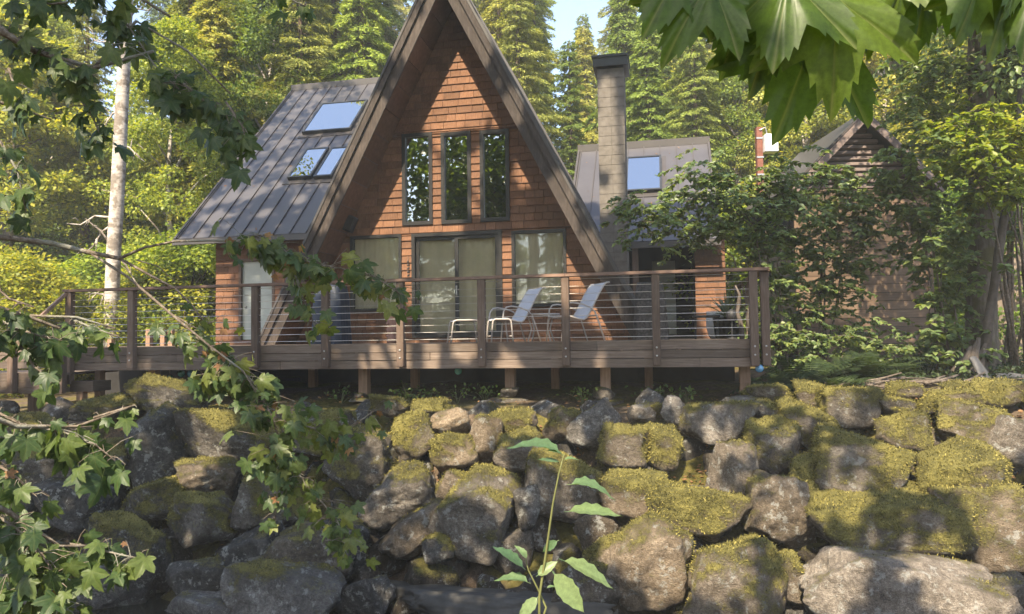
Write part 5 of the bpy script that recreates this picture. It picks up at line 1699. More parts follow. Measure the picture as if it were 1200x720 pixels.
TREES = [
 # px, depth, kind, height m, width factor, label
 (5, 25, 'maple_a', 12.5, 1.0, 'sunlit maple at the left picture edge behind the lower landing'),
 (62, 31, 'cedar_a', 16.0, 1.0, 'yellow green cedar left of the white trunk'),
 (108, 34, 'maple_b', 9.0, 1.0, 'small sunlit maple under the sky gap left of the white trunk'),
 (178, 33, 'maple_b', 10.0, 1.05, 'leafy maple right of the white trunk under the sky gap'),
 (222, 29, 'fir_a', 19.0, 0.95, 'dense fir behind the dark hanging maple leaves'),
 (268, 34, 'cedar_a', 19.0, 1.0, 'cedar with bright drooping boughs left of the metal roof peak'),
 (318, 28, 'alder_a', 15.0, 0.9, 'loose alder crown right above the left end of the metal roof ridge'),
 (345, 38, 'maple_a', 17.0, 1.1, 'broad yellow green crown far behind the metal roof ridge'),
 (396, 29, 'fir_c', 24.0, 0.95, 'tall fir with dark bare trunk just left of the gable'),
 (438, 33, 'cedar_a', 21.0, 1.0, 'cedar with hanging green boughs left of the gable peak'),
 (590, 30, 'fir_c', 24.0, 0.9, 'fir with pale trunk right of the gable peak'),
 (632, 33, 'fir_a', 17.5, 0.9, 'fir with layered yellowish boughs between gable and chimney'),
 (690, 36, 'cedar_a', 15.0, 1.0, 'cedar below the sky gap left of the chimney top'),
 (738, 31, 'cedar_a', 15.5, 1.0, 'bright cedar right behind the chimney'),
 (782, 30, 'fir_a', 13.5, 0.95, 'fir with long golden boughs above the right skylight'),
 (830, 33, 'fir_b', 21.0, 1.0, 'tall shaded fir right of the chimney behind the big leaves'),
 (868, 27, 'alder_a', 11.0, 1.0, 'loose leafy alder left of the reddish post'),
 (925, 29, 'maple_a', 12.0, 1.0, 'sunlit maple between the reddish post and the shed'),
 (985, 32, 'alder_a', 17.0, 1.1, 'tall alder with small glittering leaves left of the shed peak'),
 (1050, 27, 'alder_a', 13.5, 1.1, 'alder with small sunlit leaves right behind the shed peak'),
 (1105, 31, 'maple_a', 16.0, 1.1, 'tall dark maple right of the shed'),
 (1165, 26, 'maple_b', 12.0, 1.1, 'maple behind the board fence'),
 (1225, 24, 'maple_a', 12.0, 1.0, 'maple cut by the right picture edge'),
 (30, 29, 'alder_a', 15.5, 1.1, 'tall loose alder left of the yellow green cedar'),
 (98, 27, 'fir_c', 17.0, 0.8, 'slim dark trunked fir close left of the white trunk'),
 (205, 25.5, 'alder_a', 12.5, 1.0, 'alder with airy leaves between the white trunk and the metal roof'),
 (252, 27, 'cedar_a', 16.0, 1.0, 'feathery cedar right behind the left rake of the metal roof'),
 (352, 27, 'fir_b', 18.0, 1.0, 'fir rising behind the skylights'),
 (425, 28, 'cedar_a', 17.5, 0.95, 'cedar whose hanging boughs touch the left side of the gable'),
 (612, 27, 'fir_a', 15.5, 0.95, 'fir with layered pale boughs right of the gable peak'),
 (672, 28, 'fir_b', 12.0, 1.1, 'short fir left of the chimney'),
 (765, 27, 'cedar_a', 12.5, 1.05, 'golden cedar right of the chimney above the skylight'),
 (820, 26, 'fir_a', 13.0, 1.0, 'fir behind the right end of the right roof'),
 (950, 25, 'alder_a', 11.5, 1.0, 'light leaved tree left behind the shed'),
 # the row farther up the slope
 (120, 54, 'maple_a', 15.0, 1.3, 'distant low crown in the sky gap behind the white trunk'),
 (185, 46, 'fir_b', 23.0, 1.0, 'distant slim fir right of the sky gap'),
 (150, 60, 'fir_b', 19.0, 1.0, 'distant small fir seen beside the white trunk'),
 (690, 58, 'fir_b', 22.0, 1.0, 'distant fir top in the sky gap left of the chimney'),
 (-20, 44, 'fir_a', 22.0, 1.0, 'distant fir farthest to the left'),
 (62, 50, 'fir_b', 24.0, 1.0, 'distant fir just left of the sky gap by the white trunk'),
 (238, 48, 'fir_a', 27.0, 1.1, 'distant tall fir left above the metal roof'),
 (300, 52, 'cedar_a', 28.0, 1.1, 'distant cedar above the metal roof ridge'),
 (370, 46, 'fir_a', 27.0, 1.1, 'distant fir left of the gable in the back row'),
 (455, 50, 'fir_a', 28.0, 1.1, 'distant fir hidden mostly by the gable peak'),
 (575, 47, 'cedar_a', 27.0, 1.1, 'distant cedar close right of the gable peak'),
 (630, 52, 'fir_b', 27.0, 1.0, 'distant fir left of the sky gap by the chimney'),
 (735, 50, 'fir_a', 25.0, 1.0, 'distant fir right of the sky gap by the chimney'),
 (790, 47, 'cedar_a', 25.0, 1.1, 'distant cedar between chimney and big leaves'),
 (860, 50, 'fir_a', 28.0, 1.1, 'distant fir behind the big foreground leaves'),
 (940, 46, 'maple_a', 22.0, 1.4, 'distant broad maple left above the shed'),
 (1020, 50, 'fir_a', 27.0, 1.1, 'distant fir above the shed peak'),
 (1100, 46, 'fir_b', 26.0, 1.2, 'distant fir right above the shed'),
 (1190, 44, 'cedar_a', 25.0, 1.2, 'distant cedar above the board fence'),
 # behind the photographer, mirrored in the window panes
 (None, (-7.5, -9.0), 'fir_a', 15.0, 1.0, 'fir behind the viewpoint mirrored in the left upper window'),
 (None, (-2.0, -13.0), 'fir_b', 17.0, 1.0, 'fir behind the viewpoint mirrored in the middle upper window'),
 (None, (4.5, -12.0), 'fir_a', 15.0, 1.0, 'fir behind the viewpoint mirrored in the right upper window'),
 (None, (10.0, -10.0), 'cedar_a', 13.0, 1.0, 'cedar behind the viewpoint mirrored in the right picture window'),
 (None, (-13.0, -8.0), 'maple_a', 11.0, 1.2, 'maple behind the viewpoint mirrored in the left picture window'),
 (None, (-20.0, -9.0), 'fir_a', 15.0, 1.2, 'fir far left behind the viewpoint mirrored in the left picture window'),
 (None, (-25.0, -13.0), 'maple_a', 14.0, 1.4, 'broad maple far left behind the viewpoint'),
 (None, (-16.0, -16.0), 'cedar_a', 16.0, 1.2, 'cedar left behind the viewpoint mirrored beside the sliding door'),
 # understorey
 (20, 20, 'bush_a', 3.6, 1.3, 'bright bush behind the lower landing rail'),
 (75, 22, 'bush_b', 3.2, 1.3, 'bush between the stair rail and the white trunk'),
 (125, 24, 'bush_a', 4.2, 1.2, 'tall bush at the foot of the white trunk'),
 (172, 21.5, 'bush_b', 3.4, 1.3, 'sunlit bush seen through the left cable railing'),
 (225, 23, 'bush_a', 4.6, 1.2, 'tall sunlit bush against the left wing of the house'),
 (45, 27, 'bush_a', 5.5, 1.3, 'big rounded bush far behind the stair rail'),
 (190, 28, 'bush_b', 5.5, 1.4, 'big yellow green bush behind the left railing'),
 (870, 20, 'bush_b', 4.0, 1.2, 'bush at the foot of the reddish post'),
 (915, 22, 'bush_a', 5.0, 1.2, 'tall bush left of the shed'),
 (1130, 19.5, 'bush_b', 4.4, 1.2, 'bush between the shed and the big right tree'),
 (1185, 21, 'bush_a', 5.0, 1.2, 'bush rising above the board fence'),
]
trn = random.Random(17)
PH = {'fir_c': 24, 'fir_a': 20, 'fir_b': 20, 'cedar_a': 17, 'maple_a': 12, 'maple_b': 12, 'alder_a': 13, 'bush_a': 3.0, 'bush_b': 2.6}
PN = {'fir_c': ('fir_tree', 'tree'), 'fir_a': ('fir_tree', 'tree'), 'fir_b': ('fir_tree', 'tree'), 'cedar_a': ('cedar_tree', 'tree'), 'maple_a': ('maple_tree', 'tree'), 'maple_b': ('maple_tree', 'tree'),
      'alder_a': ('alder_tree', 'tree'), 'bush_a': ('leafy_bush', 'bush'), 'bush_b': ('leafy_bush', 'bush')}
for px, dep, kind, H, wf, lab in TREES:
    if px is None:
        x, y = dep
    else:
        p = at(px, 380, dep)
        x, y = p.x, p.y
    s = H / PH[kind]
    nm, cat = PN[kind]
    t = thing(nm, lab, cat, (x, y, float(ground_z(x, y)) - 0.05), trn.uniform(0, 6.28), 'bushes behind the house' if cat == 'bush' else ('trees behind the viewpoint' if px is None else 'trees behind the house'))
    t.scale = (s * wf, s * wf, s) if 'bush' in kind or s > 0.2 else (s, s, s)
    put('trunk' if cat == 'tree' else 'stems', PROTO[kind][0], t)
    cr = put('crown', PROTO[kind][1], t)
    cr.color = trn.choice([(1, 1, 1, 1), (0.62, 0.78, 0.72, 1), (0.8, 0.95, 0.75, 1), (1.08, 1.0, 0.8, 1), (0.9, 1.0, 0.85, 1), (0.5, 0.66, 0.62, 1), (1.1, 1.02, 1.0, 1)])  # random crown tints; dark ones also stand for shadow between trees

# ---- the white barked alder left of the house
WD = 20.0
path_px = [(130, 402), (131, 360), (133, 300), (137, 240), (140, 180), (143, 120), (146, 60), (149, 0), (152, -80), (154, -170), (157, -260)]
pts = [at(x, y, WD) for x, y in path_px]
pts[0].z = float(ground_z(pts[0].x, pts[0].y)) - 0.2
alder = thing('white_alder', 'tall white barked alder standing left of the house', 'tree', tuple(pts[0]))
o_ = Vector(pts[0])
wr = [0.20, 0.19, 0.185, 0.18, 0.175, 0.168, 0.16, 0.15, 0.15, 0.12, 0.07]
MB().tube([p - o_ for p in pts], wr, 14).build('trunk', 'alder_bark', alder, True)
arn = random.Random(31)
for (px, py, tx, ty, dz) in ((130, 255, 78, 262, 0.3), (134, 262, 96, 300, 0.2), (128, 285, 100, 256, -0.2), (130, 330, 112, 372, 0.3), (134, 352, 100, 345, 0.0), (137, 300, 165, 340, 0.2), (144, 130, 112, 150, .2), (146, 60, 100, 40, .1), (150, 20, 182, 5, .2), (141, 170, 170, 190, .1)):
    a, b = at(px, py, WD) - o_, at(tx, ty, WD + dz) - o_
    m1, m2 = a.lerp(b, 0.35) + Vector((0, 0, 0.10)), a.lerp(b, 0.7) + Vector((0, 0.05, 0.08 * arn.uniform(-1, 1)))
    m = MB().tube([a, m1, m2, b], [0.035, 0.026, 0.018, 0.006], 6)
    for k in range(3):
        s_ = m1.lerp(b, arn.uniform(0, 0.8))
        e_ = s_ + Vector((arn.uniform(-0.4, 0.1), arn.uniform(-0.2, 0.2), arn.uniform(-0.35, 0.35)))
        m.tube([s_, s_.lerp(e_, 0.5) + Vector((0, 0, 0.04)), e_], [0.014, 0.01, 0.004], 5)
    m.build('dead_limb', 'alder_bark', alder, True)
rngA = np.random.default_rng(5)
cen = []
for k in range(60):
    f = rngA.uniform()
    base_p = pts[7].lerp(pts[10], f) - o_
    cen.append((base_p.x + rngA.normal() * 1.1, base_p.y + rngA.normal() * 1.1, base_p.z + rngA.normal() * 0.4 + 1.0))
v, q = clump_leaves(cen, rngA.uniform(0.35, 0.7, 60), 170, 0.11, rngA)
put('crown', np_mesh('alder_top', v, q, 'alder_crown'), alder)

# ================================================================== shrubs and trees in the right garden
def px_shrub(name, label, cat, mat, blobs, depth, per, size, seed, stems_from, stem_mat='stick_bark', stem_r=0.02, group=None):
    """leafy shrub of arching sprays following the photograph's masses; blobs = (px, py, radius px)"""
    rng = np.random.default_rng(seed)
    base = at(*stems_from, depth)
    base.z = float(ground_z(base.x, base.y)) - 0.03
    t = thing(name, label, cat, tuple(base), 0, group)
    m = MB()
    P, T, N = [], [], []
    for bi, (bx, by, br) in enumerate(blobs):
        c = at(bx, by, depth) - base
        mid0 = Vector((c.x * 0.30 + rng.normal() * 0.15, c.y * 0.35 + rng.normal() * 0.1, c.z * 0.75))
        if bi % 2 == 0:
            m.tube([Vector((rng.normal() * 0.10, rng.normal() * 0.10, 0)), mid0 * 0.55 + Vector((rng.normal() * 0.06, 0, 0)), mid0, c], [stem_r, stem_r * 0.8, stem_r * 0.55, stem_r * 0.25], 6)
        R = br / F_PX * depth
        for k in range(max(4, int(br / 1.5))):
            # one arching twig with leaves in two ranks
            s0 = c + Vector(rng.normal(size=3) * [R * 0.45, 0.30, R * 0.40])
            an = rng.uniform(0, 6.28)
            d = Vector((math.cos(an), math.sin(an) * 0.7, rng.uniform(-0.1, 0.35))).normalized()
            L = R * rng.uniform(0.6, 1.3)
            n = max(5, int(per * rng.uniform(0.6, 1.3)))
            path = []
            for i in range(5):
                g = i / 4
                path.append(s0 + d * (L * g) + Vector((0, 0, -0.45 * L * g * g)))
            m.tube(path, [0.006, 0.005, 0.004, 0.003, 0.002], 4, False)
            for i in range(n):
                g = rng.uniform(0.05, 1.0)
                j = min(int(g * 4), 3)
                p = path[j].lerp(path[j + 1], g * 4 - j)
                sgn = 1 if i % 2 else -1
                side = Vector((-d.y, d.x, 0)).normalized() * sgn
                P.append(tuple(p)); T.append(tuple(d * 0.5 + side * 0.8 + Vector(rng.normal(size=3) * 0.25) + Vector((0, 0, -0.35))))
                N.append(tuple(Vector((0, -0.35, 0.9)) + Vector(rng.normal(size=3) * 0.35)))
    m.build('stems', stem_mat, t, True)
    P, T, N = np.array(P), np.array(T), np.array(N)
    L = size * rng.uniform(0.6, 1.25, len(P))
    v, q = leaf_hex(P, T, N, L, L * 0.30)
    put('leaves', np_mesh(name + '_leaves', v, q, mat), t)
    return t
px_shrub('dogwood_shrub', 'arching dark green shrub spreading above the right end of the railing', 'shrub', 'shade_shrub',
         [(780, 250, 44), (820, 240, 48), (855, 225, 46), (890, 240, 50), (925, 255, 44), (755, 265, 26), (835, 268, 26), (880, 280, 30), (820, 210, 30), (735, 245, 16), (905, 205, 36), (900, 320, 26), (915, 365, 34), (930, 400, 34), (905, 400, 26), (950, 420, 26)], 12.4, 34, 0.10, 41, (915, 420))
px_shrub('dogwood_shrub', 'dark leafy shrub in front of the shed wall', 'shrub', 'shade_shrub',
         [(955, 235, 44), (990, 255, 42), (940, 285, 42), (975, 300, 36), (1015, 270, 28), (935, 330, 36), (1000, 225, 36), (955, 365, 34), (960, 200, 28), (985, 345, 30), (1010, 390, 36), (975, 400, 36), (1040, 405, 30), (1060, 415, 24), (1000, 310, 24)], 12.9, 34, 0.10, 42, (965, 420))
px_shrub('dogwood_shrub', 'broad leaved shrub reaching across the right side of the shed', 'shrub', 'shade_shrub',
         [(1075, 275, 38), (1105, 305, 36), (1050, 245, 34), (1115, 270, 32), (1130, 325, 24), (1085, 235, 36), (1060, 210, 28), (1045, 190, 24), (1100, 350, 24), (1120, 375, 24), (1090, 395, 24), (1110, 410, 22)], 12.2, 24, 0.125, 43, (1118, 415))
px_shrub('hazel_shrub', 'sunlit yellow green hazel arching over the right edge', 'shrub', 'hazel_leaf',
         [(1120, 150, 32), (1150, 140, 34), (1180, 150, 34), (1210, 165, 32), (1135, 185, 32), (1165, 190, 32), (1195, 205, 34), (1110, 195, 24), (1175, 235, 24), (1150, 225, 20)], 11.6, 22, 0.125, 44, (1205, 415), 'stick_bark', 0.025)
px_shrub('hazel_shrub', 'dark leafed shrub above the hazel at the right edge', 'shrub', 'shade_shrub',
         [(1120, 100, 44), (1165, 95, 44), (1205, 100, 44), (1085, 130, 38), (1150, 60, 44), (1200, 55, 44), (1095, 165, 30), (1080, 85, 36), (1200, 255, 30), (1185, 275, 24)], 12.6, 26, 0.11, 45, (1190, 415), 'stick_bark', 0.03)

# the big grey tree at the right
TD = 12.6
tp = [(1152, 428), (1150, 400), (1150, 350), (1152, 290), (1152, 220), (1150, 150), (1148, 60), (1150, -40), (1152, -160)]
pts = [at(x, y, TD) for x, y in tp]
pts[0].z = float(ground_z(pts[0].x, pts[0].y)) - 0.15
gt = thing('grey_trunk_tree', 'stout grey trunked tree standing right of the shed', 'tree', tuple(pts[0]))
o_ = Vector(pts[0])
m = MB().tube([p - o_ for p in pts], [0.30, 0.25, 0.23, 0.22, 0.215, 0.20, 0.18, 0.15, 0.09], 14)
m.build('trunk', 'maple_bark', gt, True)
rngG = np.random.default_rng(8)
cen, rad = [], []
m = MB()
for k in range(46):
    f = rngG.uniform(0.62, 1.0)
    i = f * 8
    a = pts[int(min(i, 7))].lerp(pts[int(min(i, 7)) + 1], i - int(min(i, 7))) - o_
    an = rngG.uniform(0, 6.28)
    c = a + Vector((math.cos(an), math.sin(an), 0)) * rngG.uniform(0.6, 2.2) + Vector((0, 0, rngG.uniform(0.2, 0.9)))
    cen.append(tuple(c)); rad.append(rngG.uniform(0.35, 0.65))
    if k % 3 == 0:
        m.tube([a, a.lerp(c, 0.5) + Vector((0, 0, 0.1)), c], [0.05, 0.03, 0.01], 6)
m.build('limbs', 'maple_bark', gt, True)['kind'] = 'stuff'
v, q = clump_leaves(cen, rad, 110, 0.11, rngG, 0.7, 0.4, 'hex')
put('crown', np_mesh('grey_tree_crown', v, q, 'shade_shrub'), gt)

# slender leaning trunk in front of it
tp = [(1150, 425), (1158, 380), (1166, 330), (1172, 285), (1180, 235), (1189, 170), (1198, 90), (1206, 10)]
pts = [at(x, y, 11.9) for x, y in tp]
pts[0].z = float(ground_z(pts[0].x, pts[0].y)) - 0.1
sl = thing('leaning_tree', 'slender grey trunk leaning right beside the stout tree', 'tree', tuple(pts[0]))
o_ = Vector(pts[0])
MB().tube([p - o_ for p in pts], [0.085, 0.075, 0.066, 0.07, 0.058, 0.05, 0.04, 0.02], 10).build('trunk', 'driftwood', sl, True)
cen = [tuple(pts[7] - o_ + Vector((rngG.normal() * 0.8, rngG.normal() * 0.8, rngG.normal() * 0.5))) for k in range(16)]
v, q = clump_leaves(cen, [0.5] * 16, 90, 0.10, rngG, 0.7, 0.4, 'hex')
put('crown', np_mesh('leaning_crown', v, q, 'shade_shrub'), sl)

# split grey stump at the tree foot, flat stones leaning on it
bp = at(1132, 425, 11.7)
bp.z = float(ground_z(bp.x, bp.y)) - 0.1
st = thing('split_stump', 'split weathered stump leaning at the foot of the stout tree', 'stump', tuple(bp))
srn = random.Random(12)
for k, (x0, x1, h, r) in enumerate(((0.0, 0.22, 0.75, 0.10), (-0.10, 0.10, 0.62, 0.09), (0.14, 0.34, 0.66, 0.08), (-0.2, -0.05, 0.40, 0.08), (0.25, 0.42, 0.42, 0.07))):
    m = MB().tube([(x0, 0.04 * k, 0), (x0 * 0.6 + x1 * 0.4, 0.04 * k, h * 0.4), (x1, 0.03 * k, h)], [r * 1.25, r, r * 0.25], 7)
    m.v = [tuple(Vector(v_) + Vector((mnoise.noise(Vector(v_) * 7 + Vector((k, 0, 0))), mnoise.noise(Vector(v_) * 7), 0)) * 0.05) for v_ in m.v]
    m.build('splinter', 'driftwood', st)
for px, py, w, h, rz_, tilt, lab in ((1150, 437, 30, 40, 30, 55, 'pale grey flat stone leaning against the split stump'), (1183, 424, 40, 20, -10, 15, 'pale grey flat stone lying right of the split stump')):
    p = at(px, py, 11.2)
    p.z = float(ground_z(p.x, p.y)) + (0.20 if tilt > 40 else 0.06)
    o = put('flat_stone', rock_mesh('flat_stone', w / F_PX * 11.2, h / F_PX * 11.2, 0.07, int(px), 0, False, 1.0, 'flagstone'))
    o.location = p
    o.rotation_euler = (math.radians(tilt), 0, math.radians(rz_))
    tag(o, lab, 'stone')

# pile of sticks on the bank
bp = at(1055, 447, 10.4)
bp.z = float(ground_z(bp.x, bp.y))
pile = thing('stick_pile', 'pile of cut grey sticks lying on the bank below the shed', 'stick pile', tuple(bp))
prn = random.Random(8)
for k in range(46):
    L = prn.uniform(0.5, 1.25)
    an = prn.gauss(0.15, 0.35)
    tilt = prn.gauss(0.06, 0.10)
    c = Vector((prn.gauss(0, 0.34), prn.gauss(0, 0.22), 0.05 + 0.26 * prn.random() ** 1.3 * max(0, 1 - abs(k % 7 - 3) * 0.1)))
    d = Vector((math.cos(an) * math.cos(tilt), math.sin(an) * math.cos(tilt), math.sin(tilt)))
    r = prn.uniform(0.010, 0.028)
    a, b = c - d * L / 2, c + d * L / 2
    MB().tube([a, a.lerp(b, 0.4) + Vector((0, 0, prn.uniform(-0.03, 0.03))), a.lerp(b, 0.75) + Vector((0, 0, prn.uniform(-0.03, 0.03))), b], [r, r * 0.9, r * 0.8, r * 0.5], 6).build('stick', 'stick_bark', pile, True)

# ferns
def frond_mesh(L, seed):
    r = random.Random(seed)
    m = MB()
    pts = []
    n = 20
    for i in range(n + 1):
        f = i / n
        pts.append(Vector((L * (0.85 * f), 0, L * (0.75 * f - 0.62 * f * f))))
    m.tube(pts, [0.004 * (1 - 0.8 * i / n) for i in range(n + 1)], 3, False)
    for i in range(2, n + 1):
        f = i / n
        w = L * 0.17 * math.sin(math.pi * min(1, 0.12 + 0.88 * f)) ** 0.8 + 0.004
        t = (pts[min(i + 1, n)] - pts[i - 1]).normalized()
        for s in (-1, 1):
            b = pts[i]
            tip = b + Vector((t.x * 0.25 * w, s * w, t.z * 0.25 * w - 0.25 * w))
            mid = b.lerp(tip, 0.4)
            o1 = t * (L * 0.019)
            m.add([b - o1 * 0.5, mid - o1, tip, mid + o1, b + o1 * 0.5], [(0, 1, 2, 3, 4)])
    return m.mesh('frond', 'fern_leaf')
FR = [frond_mesh(0.85, k) for k in range(3)]
for k, (px, py, dep, s, lab) in enumerate(((945, 428, 11.3, 1.6, 'large sword fern right of the deck corner'), (1000, 424, 11.5, 1.45, 'sword fern in the shade below the shed wall'), (918, 438, 10.9, 1.1, 'small fern against the right deck post'), (975, 445, 10.6, 0.9, 'small grey green fern at the bank top'), (1045, 412, 12.2, 0.9, 'fern between the shed and the split stump'))):
    p = at(px, py, dep)
    p.z = float(ground_z(p.x, p.y)) - 0.02
    t = thing('sword_fern', lab, 'fern', tuple(p))
    r = random.Random(k + 60)
    for i in range(20):
        put('frond', FR[i % 3], t, Matrix.Rotation(i * 2.4 + r.uniform(-0.3, 0.3), 4, 'Z') @ Matrix.Rotation(r.uniform(-0.55, 0.15), 4, 'Y') @ Matrix.Scale(s * r.uniform(0.75, 1.15), 4))
    MB().lathe([(0.0, -0.05), (0.05 * s, -0.03), (0.04 * s, 0.04), (0.0, 0.06)], 8).build('crown_base', 'fern_leaf', t)

# creeping ground cover on the right and weeds at the deck's edge
rngC = np.random.default_rng(14)
P = []
for k in range(5200):
    px, dep = rngC.uniform(900, 1210), rngC.uniform(10.6, 15.0)
    p = at(px, 420, dep)
    if 1000 < px < 1110 and dep < 11.0: continue
    P.append((p.x, p.y, float(ground_z(p.x, p.y)) + rngC.uniform(0.0, 0.16 if dep > 11 else 0.07)))
P = np.array(P)
v, q = leaf_hex(P, rngC.normal(size=P.shape) + [0, 0, 0.1], rngC.normal(size=P.shape) * 0.5 + [0, 0, 1], rngC.uniform(0.04, 0.09, len(P)), rngC.uniform(0.014, 0.03, len(P)))
stuff(tag(put('ground_cover', np_mesh('ground_cover', v, q, 'fern_leaf')), 'low dark creeping plants covering the soil right of the deck', 'ground cover'))
for k, (px, py, n, lab) in enumerate(((478, 458, 60, 'sunlit green weed sprouting under the deck right of the left centre post'), (497, 459, 40, 'second small green weed in the sun under the deck'), (568, 459, 46, 'low weed left of the deck post below the chairs'), (536, 461, 24, 'tiny weed below the green glass ball'), (770, 461, 60, 'leafy weed in the shade right of the stepped pier'), (683, 460, 46, 'weed left of the stepped pier'), (805, 463, 40, 'weed under the right part of the deck'), (400, 464, 30, 'weed under the deck behind the hanging branch'))):
    base = HM @ hit(px, py, DY + 0.25)
    base.z = float(ground_z(base.x, base.y)) + 0.03
    rw = np.random.default_rng(200 + k)
    P = rw.normal(size=(n, 3)) * [0.13, 0.10, 0.05] + [0, 0, 0.13]
    v, q = leaf_hex(P, rw.normal(size=P.shape) + [0, 0, 0.2], rw.normal(size=P.shape) * 0.5 + [0, -0.4, 1], rw.uniform(0.04, 0.075, n), rw.uniform(0.014, 0.026, n))
    t = thing('weed_plant', lab, 'weed', tuple(base), 0, 'weeds at the foot of the deck')
    put('leaves', np_mesh('weed_leaves', v, q, 'weed_leaf'), t)
    m = MB()
    for i in range(0, n, 4):
        m.tube([(0, 0, -0.06), (P[i][0] * 0.5, P[i][1] * 0.5, P[i][2] * 0.6), tuple(P[i])], 0.003, 4, False)
    m.build('stems', 'stem_green', t)

# dead leaves and twigs lying on the bank
rngL = np.random.default_rng(23)
P = []
while len(P) < 3600:
    px, py = rngL.uniform(0, 1200), rngL.uniform(462, 530) if rngL.random() < 0.8 else rngL.uniform(462, 640)
    p = rock_hit(px, py) if py > 470 else HM @ hit(px, 462, DY + rngL.uniform(-0.6, 0.5))
    P.append((p.x, p.y + 0.1, float(ground_z(p.x, p.y + 0.1)) + rngL.uniform(0.02, 0.12)))
P = np.array(P)
v, q = leaf_hex(P, rngL.normal(size=P.shape) * [1, 1, 0.2], rngL.normal(size=P.shape) * 0.35 + [0, -0.3, 1], rngL.uniform(0.03, 0.075, len(P)), rngL.uniform(0.006, 0.022, len(P)))
stuff(tag(put('leaf_litter', np_mesh('leaf_litter', v, q, 'dry_leaf')), 'dry brown leaves scattered over the bank between the boulders', 'leaf litter'))

# ================================================================== foreground maples: trunks, overhead canopy, hanging branches
def maple_leaf_mesh(name, mat, fold, curl, petiole=0.45, narrow=1.0):
    """five lobed leaf as a star-shaped fan with a middle ring; creased along each lobe's rib"""
    big = mat == 'big_maple_leaf'
    lob = [(0, 1.0), (50, 0.92), (108, 0.58)] if big else [(0, 1.0), (52, 0.86), (106, 0.52)]
    sin_r = [0.56, 0.46] if big else [0.52, 0.44]
    pts = []       # (angle, radius, rib)
    for i, (an, r) in enumerate(lob):
        w_ = 1.0 if i < 2 else 1.15
        prof = [(17, 0.70), (14.5, 0.79), (12, 0.74), (8.5, 0.90), (6.5, 0.85), (2.2, 0.965)]
        if i > 0:
            pa, pr = lob[i - 1]
            pts.append(((an + pa) / 2, sin_r[i - 1], 0))
            pts += [(an - o_a * w_, r * o_r, 0.0) for o_a, o_r in prof]
        pts.append((an, r, 1.0))
        pts += [(an + o_a * w_, r * o_r, 0.0) for o_a, o_r in prof[::-1]]
    pts.append((150, 0.22, 0.0)); pts.append((170, 0.08, 0.0))
    half = pts
    allp = [(a_, r_, k_) for a_, r_, k_ in half] + [(-a_, r_, k_) for a_, r_, k_ in half[::-1] if a_ > 0]
    if not big:      # small leaves need fewer points
        allp = [q for q in allp if q[2] > 0.5 or min(abs(abs(q[0]) - l[0]) for l in lob) > 6.4 or q[1] < 0.3]
    vs = [(0, petiole, 0.03)]
    ribs = [0.8]
    n = len(allp)
    rings = (0.2, 0.45, 0.72, 1.0) if big else (0.45, 1.0)
    for ring in rings:
        for a_, r_, k_ in allp:
            x, y = math.sin(math.radians(a_)) * r_ * ring, math.cos(math.radians(a_)) * r_ * ring
            z = -fold * abs(x) * 0.5 - curl * (y * y if y > 0 else 0) * 0.6 - 0.05 * (k_ - 0.4) * ring + 0.05 * math.sin(5 * x + 4 * y)
            if big:
                z += 0.035 * ring * math.sin(math.radians(a_) * 9) + 0.03 * math.sin(9 * y + 4 * x) * ring
            vs.append((x * narrow, y + petiole, z))
            ribs.append(k_)
    fs = []
    for i in range(n):
        j = (i + 1) % n
        fs.append((0, 1 + j, 1 + i))
        for k in range(len(rings) - 1):
            fs.append((1 + k * n + i, 1 + k * n + j, 1 + (k + 1) * n + j, 1 + (k + 1) * n + i))
    b = len(vs)
    vs += [(-0.012, 0, 0.05), (0.012, 0, 0.05), (0.012, petiole * 0.5, 0.03), (-0.012, petiole * 0.5, 0.03), (0.01, petiole + 0.02, 0.034), (-0.01, petiole + 0.02, 0.034)]
    fs += [(b, b + 1, b + 2, b + 3), (b + 3, b + 2, b + 4, b + 5)]
    me = MB().add(vs, fs).mesh(name, mat, True)
    me.attributes.new('rib', 'FLOAT', 'POINT').data.foreach_set('value', np.array([x_ * (1.0 if big else 0.4) for x_ in ribs] + [0.4] * 6, dtype=np.float32))
    return me
def leaf_set(mat):
    return [maple_leaf_mesh('leaf', mat, 0.25, 0.25), maple_leaf_mesh('leaf', mat, 0.55, 0.1), maple_leaf_mesh('leaf', mat, 0.1, 0.55), maple_leaf_mesh('leaf', mat, 0.7, 0.45, 0.45, 0.9), maple_leaf_mesh('leaf', mat, -0.3, 0.3)]
LS = {k: leaf_set(k) for k in ('maple_leaf', 'turning_leaf', 'big_maple_leaf', 'dry_leaf')}

def leaf_matrix(p, tip, nrm, size):
    t = Vector(tip).normalized()
    n = Vector(nrm)
    n = (n - t * n.dot(t)).normalized()
    x = t.cross(n)
    return Matrix(((x.x, t.x, n.x, p[0]), (x.y, t.y, n.y, p[1]), (x.z, t.z, n.z, p[2]), (0, 0, 0, 1))) @ Matrix.Scale(size, 4)

